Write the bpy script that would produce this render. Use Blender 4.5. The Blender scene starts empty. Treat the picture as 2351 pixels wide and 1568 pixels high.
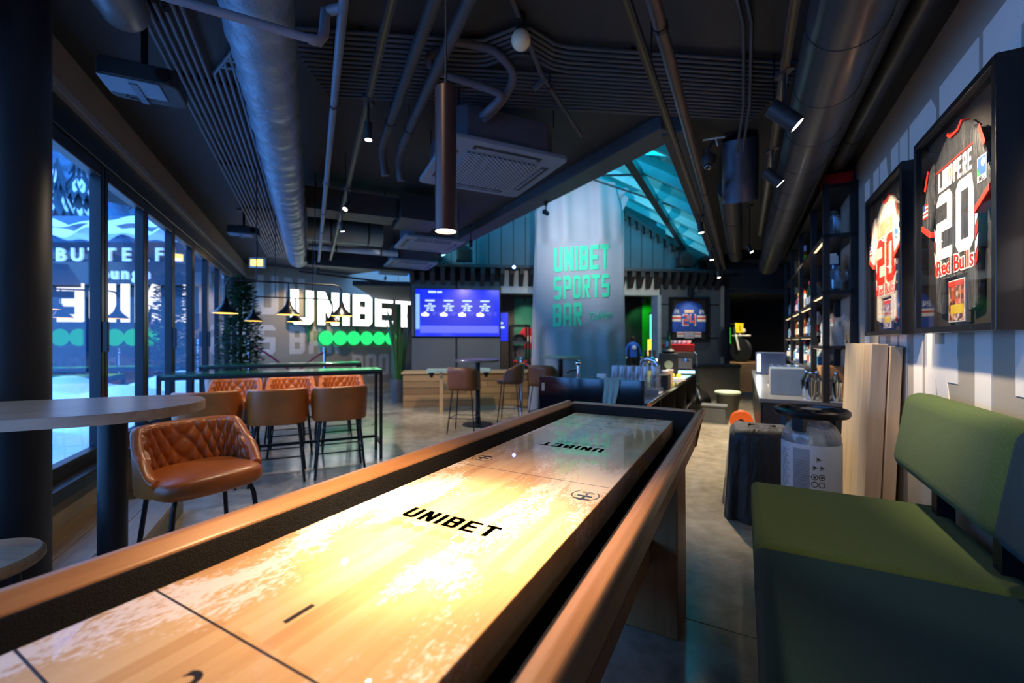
import bpy, math, random
from mathutils import Vector, Matrix
from math import sin, cos, pi, radians, sqrt
RND = random.Random(11)
SC = bpy.context.scene
COL = SC.collection
# ---- camera -----------------------------------------------------------------
F, CX, CY, H = 980.0, 1175.5, 784.0, 1.30
cam_d = bpy.data.cameras.new('camera'); cam = bpy.data.objects.new('camera', cam_d); COL.objects.link(cam)
cam.location = (0, 0, H); cam.rotation_euler = (pi/2, 0, 0)
cam_d.sensor_width = 36; cam_d.lens = 36*F/2351; cam_d.clip_start = .02; cam_d.clip_end = 200
cam_d.dof.use_dof = True; cam_d.dof.focus_distance = 1.35; cam_d.dof.aperture_fstop = 2.4
SC.camera = cam
SC.view_settings.view_transform = 'Standard'; SC.view_settings.look = 'None'
SC.view_settings.exposure = 1.0; SC.view_settings.gamma = 1.0; SC.view_settings.use_curve_mapping = False
cy = SC.cycles
cy.use_denoising = True; cy.max_bounces = 7; cy.diffuse_bounces = 3; cy.glossy_bounces = 3; cy.use_adaptive_sampling = True; cy.adaptive_threshold = .04
cy.transmission_bounces = 6; cy.transparent_max_bounces = 14; cy.sample_clamp_indirect = 6.0
cy.caustics_reflective = False; cy.caustics_refractive = False
# ---- dusk sky ---------------------------------------------------------------
W = bpy.data.worlds.new('dusk'); SC.world = W; W.use_nodes = True
bg = W.node_tree.nodes['Background']; bg.inputs[0].default_value = (.11, .33, .85, 1); bg.inputs[1].default_value = 4.0
# ---- frames of the place: A = bar wall / table, B = glass front, C = gable, D = sign wall
TA, TB = radians(28.5), radians(-25.2)
def A(n, s, z=0): return Vector((n*cos(TA)+s*sin(TA), -n*sin(TA)+s*cos(TA), z))
def B(n, s, z=0): return Vector((n*cos(TB)+s*sin(TB), -n*sin(TB)+s*cos(TB), z))
RA, RB, RC, RD = -TA, -TB, radians(8), radians(45)
def C(x, d, z=0): return Vector((x*cos(RC)-d*sin(RC), 9.3+x*sin(RC)+d*cos(RC), z))
def D(t, d, z=0): return Vector((-6.27+(t-d)*.70711, 9.99+(t+d)*.70711, z))
RWALL = math.atan2(-cos(TA), -sin(TA))          # things facing the room from the bar wall
def P(px, py, Y): return Vector(((px-CX)/F*Y, Y, H+(CY-py)/F*Y))
def PZ(px, py, z):
    Y = F*(H-z)/(py-CY); return P(px, py, Y)
# ---- colour -----------------------------------------------------------------
def c(h):
    h = h.lstrip('#'); o = []
    for i in (0, 2, 4):
        v = int(h[i:i+2], 16)/255; o.append(v/12.92 if v <= .04045 else ((v+.055)/1.055)**2.4)
    return tuple(o)
MATS = {}
def newmat(name):
    m = bpy.data.materials.new(name); m.use_nodes = True; MATS[name] = m
    return m, m.node_tree.nodes, m.node_tree.links, m.node_tree.nodes['Principled BSDF']
def coords(N, L, sc=(1, 1, 1)):
    tc = N.new('ShaderNodeTexCoord'); mp = N.new('ShaderNodeMapping'); L.new(tc.outputs['Object'], mp.inputs[0])
    mp.inputs['Scale'].default_value = sc
    return mp.outputs[0]
def noise(N, L, vec, scale, detail=4, rough=.55, dist=0):
    n = N.new('ShaderNodeTexNoise'); L.new(vec, n.inputs['Vector'])
    n.inputs['Scale'].default_value = scale; n.inputs['Detail'].default_value = detail
    n.inputs['Roughness'].default_value = rough; n.inputs['Distortion'].default_value = dist
    return n.outputs['Fac']
def ramp(N, L, fac, stops):
    r = N.new('ShaderNodeValToRGB'); L.new(fac, r.inputs[0]); e = r.color_ramp.elements
    while len(e) < len(stops): e.new(.5)
    for k, (p, col) in enumerate(stops): e[k].position = p; e[k].color = (*col[:3], 1)
    return r.outputs[0]
def bumpn(N, L, b, fac, strength, dist=.01):
    u = N.new('ShaderNodeBump'); u.inputs['Strength'].default_value = strength; u.inputs['Distance'].default_value = dist
    L.new(fac, u.inputs['Height']); L.new(u.outputs[0], b.inputs['Normal'])
def pm(name, col, rough=.5, metal=0., var=.1, sc=6., bump=0., bsc=80., coat=0., spec=.5, emit=None, es=0., stretch=(1, 1, 1), sheen=0., croug=.1):
    if name in MATS: return MATS[name]
    if isinstance(col, str): col = c(col)
    m, N, L, b = newmat(name); v = coords(N, L, stretch)
    f = noise(N, L, v, sc)
    L.new(ramp(N, L, f, [(.3, tuple(x*(1-var) for x in col)), (.7, tuple(min(1, x*(1+var)) for x in col))]), b.inputs['Base Color'])
    b.inputs['Roughness'].default_value = rough; b.inputs['Metallic'].default_value = metal
    b.inputs['Specular IOR Level'].default_value = spec; b.inputs['Coat Weight'].default_value = coat
    b.inputs['Coat Roughness'].default_value = croug; b.inputs['Sheen Weight'].default_value = sheen
    if bump: bumpn(N, L, b, noise(N, L, v, bsc, 3), bump)
    if emit is not None:
        if isinstance(emit, str): emit = c(emit)
        b.inputs['Emission Color'].default_value = (*emit, 1); b.inputs['Emission Strength'].default_value = es
    return m
def wood(name, c1, c2, axis=1, rough=.42, coat=.15, sc=7., croug=.25):
    if name in MATS: return MATS[name]
    m, N, L, b = newmat(name); st = [6., 6., 6.]; st[axis] = .7
    v = coords(N, L, st); f = noise(N, L, v, sc, 6, .6, .6)
    L.new(ramp(N, L, f, [(.3, c(c1)), (.7, c(c2))]), b.inputs['Base Color'])
    b.inputs['Roughness'].default_value = rough; b.inputs['Coat Weight'].default_value = coat; b.inputs['Coat Roughness'].default_value = croug
    bumpn(N, L, b, f, .05)
    return m
def glow(name, col, s):
    if name in MATS: return MATS[name]
    return pm(name, (.03, .03, .03), .4, emit=col, es=s)
def glass(name, tint=(1, 1, 1), ior=1.5, rough=.0, body=0., bcol=(.8, .85, .9)):
    """thin pane / thin walled vessel: lets light through, mirrors by Fresnel"""
    if name in MATS: return MATS[name]
    m, N, L, b = newmat(name); out = [n for n in N if n.type == 'OUTPUT_MATERIAL'][0]; N.remove(b)
    t = N.new('ShaderNodeBsdfTransparent'); t.inputs[0].default_value = (*tint, 1)
    g = N.new('ShaderNodeBsdfGlossy'); g.inputs['Roughness'].default_value = rough; g.inputs[0].default_value = (1, 1, 1, 1)
    fr = N.new('ShaderNodeFresnel'); ge = N.new('ShaderNodeNewGeometry')      # same reflectance at either face of the sheet
    mi_ = N.new('ShaderNodeMapRange'); L.new(ge.outputs['Backfacing'], mi_.inputs[0]); mi_.inputs[3].default_value = ior; mi_.inputs[4].default_value = 1/ior
    L.new(mi_.outputs[0], fr.inputs[0])
    src = t.outputs[0]
    if body:
        d = N.new('ShaderNodeBsdfDiffuse'); d.inputs[0].default_value = (*bcol, 1)
        mb = N.new('ShaderNodeMixShader'); mb.inputs[0].default_value = body
        L.new(src, mb.inputs[1]); L.new(d.outputs[0], mb.inputs[2]); src = mb.outputs[0]
    mx = N.new('ShaderNodeMixShader'); L.new(fr.outputs[0], mx.inputs[0]); L.new(src, mx.inputs[1]); L.new(g.outputs[0], mx.inputs[2])
    L.new(mx.outputs[0], out.inputs[0])
    return m
# ---- mesh builder -----------------------------------------------------------
class M:
    def __init__(s): s.v = []; s.f = []; s.mi = []; s.T = None; s.m = 0
    def add(s, vs, fs):
        o = len(s.v)
        s.v += [tuple(s.T @ Vector(p)) for p in vs] if s.T is not None else [tuple(p) for p in vs]
        s.f += [tuple(o+i for i in f) for f in fs]; s.mi += [s.m]*len(fs)
        return s
    def box(s, x0, x1, y0, y1, z0, z1):
        return s.add([(x0,y0,z0),(x1,y0,z0),(x1,y1,z0),(x0,y1,z0),(x0,y0,z1),(x1,y0,z1),(x1,y1,z1),(x0,y1,z1)],
                     [(0,3,2,1),(4,5,6,7),(0,1,5,4),(1,2,6,5),(2,3,7,6),(3,0,4,7)])
    def prism(s, poly, a0, a1, ax='z'):
        """poly of 2D points extruded; ax z: (x,y)->z, ax y: (x,z)->y, ax x: (y,z)->x"""
        n = len(poly)
        def q(p, a): return (p[0], p[1], a) if ax == 'z' else ((p[0], a, p[1]) if ax == 'y' else (a, p[0], p[1]))
        vs = [q(p, a0) for p in poly]+[q(p, a1) for p in poly]
        fs = [tuple(reversed(range(n))), tuple(range(n, 2*n))]+[(i, (i+1) % n, n+(i+1) % n, n+i) for i in range(n)]
        return s.add(vs, fs)
    def cyl(s, p0, p1, r0, r1=None, n=14, cap=True):
        p0 = Vector(p0); p1 = Vector(p1); r1 = r0 if r1 is None else r1; d = (p1-p0).normalized()
        u = d.orthogonal().normalized(); w = d.cross(u)
        vs = [p0+(u*cos(2*pi*i/n)+w*sin(2*pi*i/n))*r0 for i in range(n)]+[p1+(u*cos(2*pi*i/n)+w*sin(2*pi*i/n))*r1 for i in range(n)]
        fs = [(i, (i+1) % n, n+(i+1) % n, n+i) for i in range(n)]
        if cap: fs += [tuple(reversed(range(n))), tuple(range(n, 2*n))]
        return s.add(vs, fs)
    def tube(s, pts, r, n=10, cap=True):
        pts = [Vector(p) for p in pts]; k = len(pts); rs = r if isinstance(r, (list, tuple)) else [r]*k
        d0 = (pts[1]-pts[0]).normalized(); u = d0.orthogonal().normalized(); vs = []
        for i in range(k):
            a = pts[max(0, i-1)]; b = pts[min(k-1, i+1)]; d = (b-a).normalized()
            u = (u-d*u.dot(d)).normalized(); w = d.cross(u)
            vs += [pts[i]+(u*cos(2*pi*j/n)+w*sin(2*pi*j/n))*rs[i] for j in range(n)]
        fs = [(i*n+j, i*n+(j+1) % n, (i+1)*n+(j+1) % n, (i+1)*n+j) for i in range(k-1) for j in range(n)]
        if cap: fs += [tuple(reversed(range(n))), tuple(range((k-1)*n, k*n))]
        return s.add(vs, fs)
    def lathe(s, prof, cen=(0, 0, 0), n=24, close=True):
        vs = []; k = len(prof)
        for r, z in prof:
            r = max(r, 1e-4)
            vs += [(cen[0]+r*cos(2*pi*j/n), cen[1]+r*sin(2*pi*j/n), cen[2]+z) for j in range(n)]
        fs = [(i*n+j, i*n+(j+1) % n, (i+1)*n+(j+1) % n, (i+1)*n+j) for i in range(k-1) for j in range(n)]
        if close: fs += [tuple(reversed(range(n))), tuple(range((k-1)*n, k*n))]
        return s.add(vs, fs)
    def ball(s, cen, r, n=14, k=8, sz=1., sx=1., sy=1.):
        vs = []
        for i in range(k+1):
            t = -pi/2+pi*i/k; rr = max(r*cos(t), 1e-4)
            vs += [(cen[0]+rr*cos(2*pi*j/n)*sx, cen[1]+rr*sin(2*pi*j/n)*sy, cen[2]+r*sin(t)*sz) for j in range(n)]
        return s.add(vs, [(i*n+j, i*n+(j+1) % n, (i+1)*n+(j+1) % n, (i+1)*n+j) for i in range(k) for j in range(n)])
    def grid(s, fn, nu, nv, cu=False):
        """fn(u,v) for u,v in 0..1; cu closes the u direction"""
        w = nu if cu else nu+1
        vs = [fn(i/nu, j/nv) for j in range(nv+1) for i in range(w)]
        fs = [(j*w+i, j*w+(i+1) % w, (j+1)*w+(i+1) % w, (j+1)*w+i) for j in range(nv) for i in range(nu)]
        return s.add(vs, fs)
    def rbox(s, x0, x1, y0, y1, z0, z1, r, n=5):
        """box with rounded vertical edges"""
        poly = []
        for cx_, cy_, a0 in ((x1-r, y1-r, 0), (x0+r, y1-r, 90), (x0+r, y0+r, 180), (x1-r, y0+r, 270)):
            for i in range(n+1):
                a = radians(a0+90*i/n); poly.append((cx_+r*cos(a), cy_+r*sin(a)))
        return s.prism(poly, z0, z1)
    def mesh(s, name, mats, smooth=None):
        me = bpy.data.meshes.new(name); me.from_pydata(s.v, [], s.f)
        for m in (mats if isinstance(mats, (list, tuple)) else [mats]): me.materials.append(m)
        if any(s.mi): me.polygons.foreach_set('material_index', s.mi)
        if smooth is not None:
            me.shade_smooth(); me.set_sharp_from_angle(angle=radians(smooth))
        me.update()
        return me
    def obj(s, name, mats, parent=None, smooth=None, bevel=0, seg=2, loc=None, rz=None, sub=0):
        return place(name, s.mesh(name, mats, smooth), parent, bevel, seg, loc, rz, sub)
def place(name, me, parent=None, bevel=0, seg=2, loc=None, rz=None, sub=0):
    o = bpy.data.objects.new(name, me); COL.objects.link(o)
    if parent is not None: o.parent = parent
    if loc is not None: o.location = loc
    if rz is not None: o.rotation_euler = (0, 0, rz)
    if bevel:
        b = o.modifiers.new('edge', 'BEVEL'); b.width = bevel; b.segments = seg; b.limit_method = 'ANGLE'; b.angle_limit = radians(40)
        b.harden_normals = False
    if sub:
        q = o.modifiers.new('smooth', 'SUBSURF'); q.levels = sub; q.render_levels = sub
    return o
def tag(o, label, cat, group=None, kind=None):
    o['label'] = label; o['category'] = cat
    if group: o['group'] = group
    if kind: o['kind'] = kind
    return o
def thing(name, label, cat, loc=(0, 0, 0), rz=0., group=None):
    o = bpy.data.objects.new(name, None); COL.objects.link(o); o.location = loc; o.rotation_euler = (0, 0, rz)
    o.empty_display_size = .1
    return tag(o, label, cat, group)
def struct(o): o['kind'] = 'structure'; return o
def copy_tree(o, parent=None):
    q = o.copy(); COL.objects.link(q)
    if parent is not None: q.parent = parent
    for ch in list(KIDS(o)): copy_tree(ch, q)
    return q
def KIDS(o): return [x for x in bpy.data.objects if x.parent is o]
def lamp(kind, name, loc, energy, color, size=.05, target=None, angle=60, blend=.6, parent=None):
    d = bpy.data.lights.new(name, kind); d.energy = energy; d.color = color
    if kind == 'SPOT': d.spot_size = radians(angle); d.spot_blend = blend
    if kind in ('SPOT', 'POINT'): d.shadow_soft_size = size
    o = bpy.data.objects.new(name, d); COL.objects.link(o); o.location = loc
    if target is not None:
        o.rotation_euler = (Vector(target)-Vector(loc)).to_track_quat('-Z', 'Y').to_euler()
    o['kind'] = 'helper'
    return o
# ---- lettering --------------------------------------------------------------
def txt(string, size, offset=0., extrude=0., shear=0., align='CENTER', space=1.):
    """font outline as mesh in the x/z plane, facing -y"""
    cu = bpy.data.curves.new('lettering', 'FONT'); cu.body = string; cu.size = size; cu.offset = offset
    cu.extrude = extrude; cu.shear = shear; cu.align_x = align; cu.space_character = space; cu.resolution_u = 3
    o = bpy.data.objects.new('lettering', cu); me = bpy.data.meshes.new_from_object(o)
    vs = [(v.co.x, -v.co.z, v.co.y) for v in me.vertices]; fs = [tuple(p.vertices) for p in me.polygons]
    bpy.data.objects.remove(o); bpy.data.curves.remove(cu); bpy.data.meshes.remove(me)
    return vs, fs
def glyph(ch, w=.6, t=.2, k=.11):
    """heavy block letters as convex pieces, height 1"""
    L_ = [(0, 0), (t, 0), (t, 1), (0, 1)]; R_ = [(w-t, 0), (w, 0), (w, 1), (w-t, 1)]; v = t*.92
    def bar(z0, z1, x0=0, x1=w): return [(x0, z0), (x1, z0), (x1, z1), (x0, z1)]
    top = [(0, 1-v), (w, 1-v), (w, 1-k), (w-k, 1), (k, 1), (0, 1-k)]; bot = [(0, v), (0, k), (k, 0), (w-k, 0), (w, k), (w, v)]
    Lm = [(0, k), (t, k), (t, 1-k), (0, 1-k)]; Rm = [(w-t, k), (w, k), (w, 1-k), (w-t, 1-k)]
    mid = bar(.5-v/2, .5+v/2)
    Ru = [(w-t, .42), (w, .5), (w, 1-k), (w-t, 1-k)]; Rl = [(w-t, k), (w, k), (w, .5), (w-t, .58)]
    topr = [(0, 1-v), (w, 1-v), (w, 1-k), (w-k, 1), (0, 1)]; botr = [(0, v), (0, 0), (w-k, 0), (w, k), (w, v)]
    midr = [(0, .5-v/2), (w-.06, .5-v/2), (w, .5), (w-.06, .5+v/2), (0, .5+v/2)]
    G = {'I': [L_], 'U': [[(0, k), (t, k), (t, 1), (0, 1)], [(w-t, k), (w, k), (w, 1), (w-t, 1)], bot],
         'N': [L_, R_, [(0, 1), (t, 1), (w, 0), (w-t, 0)]], 'B': [L_, topr, midr, botr, Ru, Rl],
         'E': [L_, bar(0, v), bar(.5-v/2, .5+v/2, 0, w*.9), bar(1-v, 1)], 'F': [L_, bar(.5-v/2, .5+v/2, 0, w*.9), bar(1-v, 1)],
         'L': [L_, bar(0, v)], 'T': [bar(1-v, 1), bar(0, 1, w/2-t/2, w/2+t/2)], 'P': [L_, topr, mid, Ru],
         'R': [L_, topr, mid, [(w-t, .45), (w-.05, .45), (w, .52), (w, 1-k), (w-t, 1-k)], [(w-t, 0), (w, 0), (t+.2, .44), (t, .44)]],
         'A': [[(0, 0), (t, 0), (t, 1-k), (0, 1-k)], [(w-t, 0), (w, 0), (w, 1-k), (w-t, 1-k)], top, bar(.28, .28+v)],
         'S': [top, bot, mid, [(0, .45), (t, .5), (t, 1-k), (0, 1-k)], Rl], 'O': [Lm, Rm, top, bot], 'D': [L_, Rm, topr, botr],
         '0': [Lm, Rm, top, bot], '2': [top, Ru, mid, [(0, 0), (t, 0), (t, .5), (0, .5)], bar(0, v)],
         '4': [[(0, .4), (t, .4), (t, 1), (0, 1)], bar(.26, .26+v), R_], 'Y': [[(0, .5), (t, .5), (t, 1), (0, 1)], [(w-t, .5), (w, .5), (w, 1), (w-t, 1)], bar(.42, .6), bar(0, .5, w/2-t/2, w/2+t/2)]}
    return G.get(ch, []), (t if ch == 'I' else w)
def cut(poly, ax, v, keep_hi):
    out = []
    for i in range(len(poly)):
        p, q = poly[i], poly[(i+1) % len(poly)]; a, b = p[ax]-v, q[ax]-v
        if (a >= 0) == keep_hi or a == 0: out.append(p)
        if a*b < 0: t = a/(a-b); out.append((p[0]+(q[0]-p[0])*t, p[1]+(q[1]-p[1])*t))
    return out
def dice(poly, sx, sz):
    """splits a convex outline into small tiles so that print can follow cloth"""
    res = []; cur = [poly]
    for ax, st in ((0, sx), (1, sz)):
        nxt = []
        for p in cur:
            lo, hi = min(a[ax] for a in p), max(a[ax] for a in p); v = math.floor(lo/st)*st+st
            while v < hi and len(p) > 2: nxt.append(cut(p, ax, v, False)); p = cut(p, ax, v, True); v += st
            nxt.append(p)
        cur = [p for p in nxt if len(p) > 2]
    return cur
def block(m, string, h, depth=.002, gap=.12, wf=1., x0=None, y=0., z0=0., w=.6, t=.2):
    """adds block letters to builder m in the x/z plane, front at -y"""
    ws = [glyph(ch, w, t)[1] if ch != ' ' else .3 for ch in string]; tot = (sum(ws)+gap*(len(ws)-1))*h*wf
    x = -tot/2 if x0 is None else x0
    for ch, wd in zip(string, ws):
        for i, poly in enumerate(glyph(ch, w, t)[0]):
            m.prism([(x+a*h*wf, z0+b*h) for a, b in poly], y-depth-.0002*i, y, 'y')
        x += (wd+gap)*h*wf
    return tot
# ============================ materials ======================================
BLACK = pm('black_metal', '#15171b', .45, .3, .15)
BLACKP = pm('black_paint', '#1a1c20', .55, 0, .15)
DARKG = pm('dark_grey_paint', '#2b3034', .6, 0, .15, 3)
SERV = pm('painted_pipe', '#3d4248', .5, .1, .12, 4)
DUCTM = pm('duct_paint', '#3a3d42', .42, .35, .15, 3, coat=.1)
CHROME = pm('chrome', '#c9ced6', .12, 1., .03)
STEEL = pm('brushed_steel', '#aeb4bb', .28, 1., .08, 20, stretch=(1, 1, 30))
WHITEP = pm('white_paint', '#d9dad6', .5, 0, .05)
REDP = pm('red_paint', '#b5161d', .35, 0, .1)
def concrete():
    m, N, L, b = newmat('polished_concrete'); v = coords(N, L)
    f1 = noise(N, L, v, 1.1, 6, .62, .5); f2 = noise(N, L, v, 9, 5, .6)
    mx = N.new('ShaderNodeMath'); mx.operation = 'MULTIPLY_ADD'; mx.inputs[1].default_value = .45
    ad = N.new('ShaderNodeMath'); ad.operation = 'MULTIPLY'; ad.inputs[1].default_value = .6
    L.new(f1, ad.inputs[0]); L.new(f2, mx.inputs[0]); L.new(ad.outputs[0], mx.inputs[2])
    L.new(ramp(N, L, mx.outputs[0], [(.33, c('#6b6458')), (.5, c('#938a7b')), (.68, c('#b0a797'))]), b.inputs['Base Color'])
    L.new(ramp(N, L, f1, [(.3, (.10,)*3), (.7, (.26,)*3)]), b.inputs['Roughness'])
    b.inputs['Specular IOR Level'].default_value = .6
    bumpn(N, L, b, f2, .04)
    return m
CONC = concrete()
WALLG = pm('wall_grey', '#a59d90', .7, 0, .04, 2, .06, 120)
WALLL = pm('wall_letter_paint', '#e9e4dc', .6, 0, .03, 3)
SIGNW = pm('sign_wall', '#a79a86', .75, 0, .05, 2)
SIGNL = pm('sign_wall_letter_paint', '#d8cfc2', .7, 0, .04, 3)
BEIGE = pm('beige_plaster', '#8d7f70', .75, 0, .06, 3)
CEIL = pm('ceiling_paint', '#26292b', .65, 0, .12, 2, .05, 60)
GABLE = pm('gable_board', '#3e5a66', .55, 0, .1, 3)
CLAD = pm('cladding_panel', '#565a5e', .6, 0, .06, 2)
LINTEL = pm('lintel_plaster', '#c9c7c0', .7, 0, .04, 3)
ALU = pm('window_frame_metal', '#10161f', .38, .4, .1)
PANE = glass('window_pane', (.93, .96, .98), 1.75)
SNOW = pm('snow', '#eef3f8', .8, 0, .04, 3, .5, 14)
PLANKW = wood('platform_plank', '#6d5c4c', '#8b7762', 1, .45, .1)
# ============================ floor and platform ==============================
m = M(); poly = [B(-1.42, -1.12), B(-1.42, 11.75), D(8.0, 0), Vector((7.5, 17, 0)), Vector((9.5, 17, 0)), Vector((9.5, 9, 0)), A(.9, 10.6), A(.87, -1.37)]
m.prism([(p.x, p.y) for p in poly], -.12, 0)
floor = struct(m.obj('floor', CONC))
m = M()
for a, b in ((A(-2.6, 2.15), A(.6, 2.15)), (B(-.4, 3.6), B(4, 3.6)), (A(-3.5, 5.2), A(.2, 5.2))):
    d = (b-a); n_ = Vector((-d.y, d.x, 0)).normalized()*.0025
    m.prism([(p.x, p.y) for p in (a-n_, b-n_, b+n_, a+n_)], .0002, .0008)
m.obj('joint', pm('floor_joint', '#3b372f', .7), floor)
# timber step along the windows
plat = struct(M().prism([(p.x, p.y) for p in (B(-1.40, -1.0), B(-1.40, 4.0), B(-.88, 4.0), B(-.88, -1.0))], 0, .115).obj('platform_floor', pm('step_face', '#6f675c', .6)))
for i in range(3):
    for k in range(3):
        s0 = -1.5+k*1.84+(.5 if i == 1 else 0); s1 = min(4.0, s0+1.835)
        m = M(); m.box(-1.395+i*.172, -1.395+i*.172+.168, max(-1.0, s0), s1, .115, .15)
        o = m.obj('plank', PLANKW, plat, bevel=.002); o.rotation_euler = (0, 0, RB)
# ============================ glass front =====================================
m = M(); m.box(-1.52, -1.42, -1.12, 11.75, 0, .35); m.box(-1.52, -1.42, -1.12, -.24, .35, 2.62); m.obj('wall_left', BEIGE, rz=RB)
struct(bpy.data.objects['wall_left'])
wl = bpy.data.objects['wall_left']
M().box(-1.50, -1.33, -1.1, 11.7, .35, .43).obj('sill', ALU, wl, bevel=.006)
M().box(-1.52, -1.40, -1.1, 11.7, 2.62, 2.83).obj('header_rail', ALU, wl, bevel=.006)
M().box(-1.52, -1.36, -1.1, 11.7, 2.80, 2.86).obj('header_edge', pm('header_edge', '#8c8f96', .4, .1), wl, bevel=.004)
M().box(-1.52, -1.40, -1.1, 11.7, 2.86, 3.14).obj('soffit_panel', BEIGE, wl)
for i in range(14):
    s0 = -.24+i*.9
    if s0 > 11: break
    w = struct(bpy.data.objects.new('window_%d' % (i+1), None)); COL.objects.link(w); w.rotation_euler = (0, 0, RB)
    s1 = s0+.9
    for nm, (a0, a1, z0, z1) in {'stile': (s0+.004, s0+.062, .43, 2.62), 'stile.': (s1-.062, s1-.004, .43, 2.62),
                                 'rail': (s0+.062, s1-.062, .43, .52), 'rail.': (s0+.062, s1-.062, 2.53, 2.62)}.items():
        M().box(-1.49, -1.42, a0, a1, z0, z1).obj(nm.strip('.'), ALU, w, bevel=.005)
    M().box(-1.458, -1.454, s0+.055, s1-.055, .51, 2.54).obj('pane', PANE, w)
    if i % 2 == 0 and s0 > 1:
        M().box(-1.42, -1.385, s1-.055, s1-.025, 1.22, 1.45).obj('handle', BLACKP, w, bevel=.005)
# ============================ bar wall (painted letters) ======================
m = M(); m.box(.87, 1.02, -1.4, 10.6, 0, 3.14); wr = struct(m.obj('wall_right', WALLG, rz=RA))
def wall_letters(string, h, s_left, z0, wf=1., mat=WALLL, gap=.16):
    # reads from far to near: local x runs towards the camera
    x = 0
    for ch in string:
        gl, wd = glyph(ch, .6, .21)
        if gl:
            m = M()
            for i, poly in enumerate(gl): m.prism([(a*h*wf, b*h) for a, b in poly], -.003-.0003*i, 0, 'y')
            o = m.obj('painted_letter', mat, wr)
            o.location = (.87, s_left-x, z0); o.rotation_euler = (0, 0, RWALL-RA)
        x += ((wd if gl else .3)+gap)*h*wf
wall_letters('UNIBET', .80, 4.43, 1.78, .84, gap=.06)
wall_letters('SPORTS', .95, 4.43, .72, .70, gap=.06)
# ============================ sign wall =======================================
m = M(); m.box(-.1, 8.6, 0, .15, 0, 3.3); wd = struct(m.obj('wall_sign', SIGNW, loc=D(0, 0), rz=RD))
for string, h, x0, z0 in (('UN', .95, .25, 1.95), ('S BAR', .72, .3, .98), ('DOOR', .62, 2.6, .32)):
    ws = x0
    for ch in string:
        gl, w_ = glyph(ch, .6, .2)
        if gl:
            m = M()
            for i, poly in enumerate(gl): m.prism([(ws+a*h*.85, z0+b*h) for a, b in poly], -.004-.001*i, 0, 'y')
            m.obj('painted_letter', SIGNL, wd)
        ws += ((w_ if gl else .2)+.16)*h*.85
M().box(-.1, 8.6, -.02, 0, 0, .1).obj('baseboard', pm('pale_skirting', '#c8b596', .6), wd)
# ============================ ceilings ========================================
E1, E2 = Vector((1.33, 3.75, 0)), Vector((-2.45, 10.5, 0))
poly = [B(-1.52, -1.2), B(-1.52, 11.9), D(2.5, .1), E2, E1, A(-.53, 11), A(1.02, 11), A(1.02, -1.45)]
m = M(); m.prism([(p.x, p.y) for p in poly], 3.14, 3.3); ceiling = struct(m.obj('ceiling', CEIL))
d = (E2-E1).normalized(); nrm = Vector((d.y, -d.x, 0))
if nrm.x > 0: nrm = -nrm
m = M(); m.prism([(p.x, p.y) for p in (E1-d*.2, E2+d*.3, E2+d*.3+nrm*.26, E1-d*.2+nrm*.26)], 3.02, 3.62)
struct(m.obj('trim_1', pm('bulkhead', '#3f4447', .6), bevel=.01))
m = M(); m.box(-.60, -.42, 3.7, 10.6, 3.0, 3.5); struct(m.obj('trim_2', pm('eave_beam', '#2a2f33', .6), rz=RA, bevel=.01))
struct(M().box(.80, .869, -1.2, 9.5, 2.86, 3.0).obj('trim_3', BLACKP, rz=RA))
# behind the camera the room is closed off
m = M(); m.box(-1.0, .35, -1.72, -1.6, 0, 3.3); struct(m.obj('wall_back', pm('back_wall', '#77716a', .7), loc=(0, 0, 0)))
# ============================ gable end =======================================
CG = lambda: None
gab = struct(M().box(-3.3, 5.2, .1, .2, 2.88, 5.6).obj('wall_far', pm('gable_core', '#1d2a30', .7), loc=C(0, 0), rz=RC))
def gtop(x): return 5.55-.554*abs(x-.45)
i = 0
x = -3.2
while x < 4.95:
    x1 = x+.27
    m = M(); m.prism([(x+.008, 2.88), (x1-.008, 2.88), (x1-.008, gtop(x1-.008)), (x+.008, gtop(x+.008))], .07, .1+.004*(i % 2), 'y')
    m.obj('gable_plank', GABLE, gab); x += .27; i += 1
# bargeboard with its teeth
bb = struct(bpy.data.objects.new('trim_4', None)); COL.objects.link(bb); bb.location = C(0, 0); bb.rotation_euler = (0, 0, RC)
for sg in (1, -1):
    xe = .45+sg*4.5
    m = M(); m.prism([(.45, gtop(.45)), (xe, gtop(xe)), (xe, gtop(xe)-.2), (.45, gtop(.45)-.2)], -.02, .06, 'y'); m.obj('bargeboard', pm('bargeboard', '#16222a', .55), bb)
    for k in range(26):
        xa = .45+sg*(.1+k*.17); z = gtop(xa)-.2
        M().prism([(xa-.05, z+.03*0+.02), (xa+.05, z+.02), (xa+.05, z-.1), (xa-.05, z-.13)], -.015, .055, 'y').obj('tooth', BLACKP, bb)
# eave rail and rafter tails
ev = struct(bpy.data.objects.new('trim_5', None)); COL.objects.link(ev); ev.location = C(0, 0); ev.rotation_euler = (0, 0, RC)
M().box(-2.3, 5.1, -.22, .07, 2.86, 2.93).obj('eave_rail', pm('eave_rail', '#1b2b33', .5), ev, bevel=.008)
tail = M(); tail.prism([(-.2, 2.86), (.02, 2.86), (.02, 2.52), (-.03, 2.50), (-.14, 2.68), (-.2, 2.74)], -.045, .045, 'x')
tme = tail.mesh('rafter_tail', BLACKP)
for k in range(34):
    o = place('rafter_tail', tme, ev); o.location = (-2.12+k*.21, 0, 0)
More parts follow.
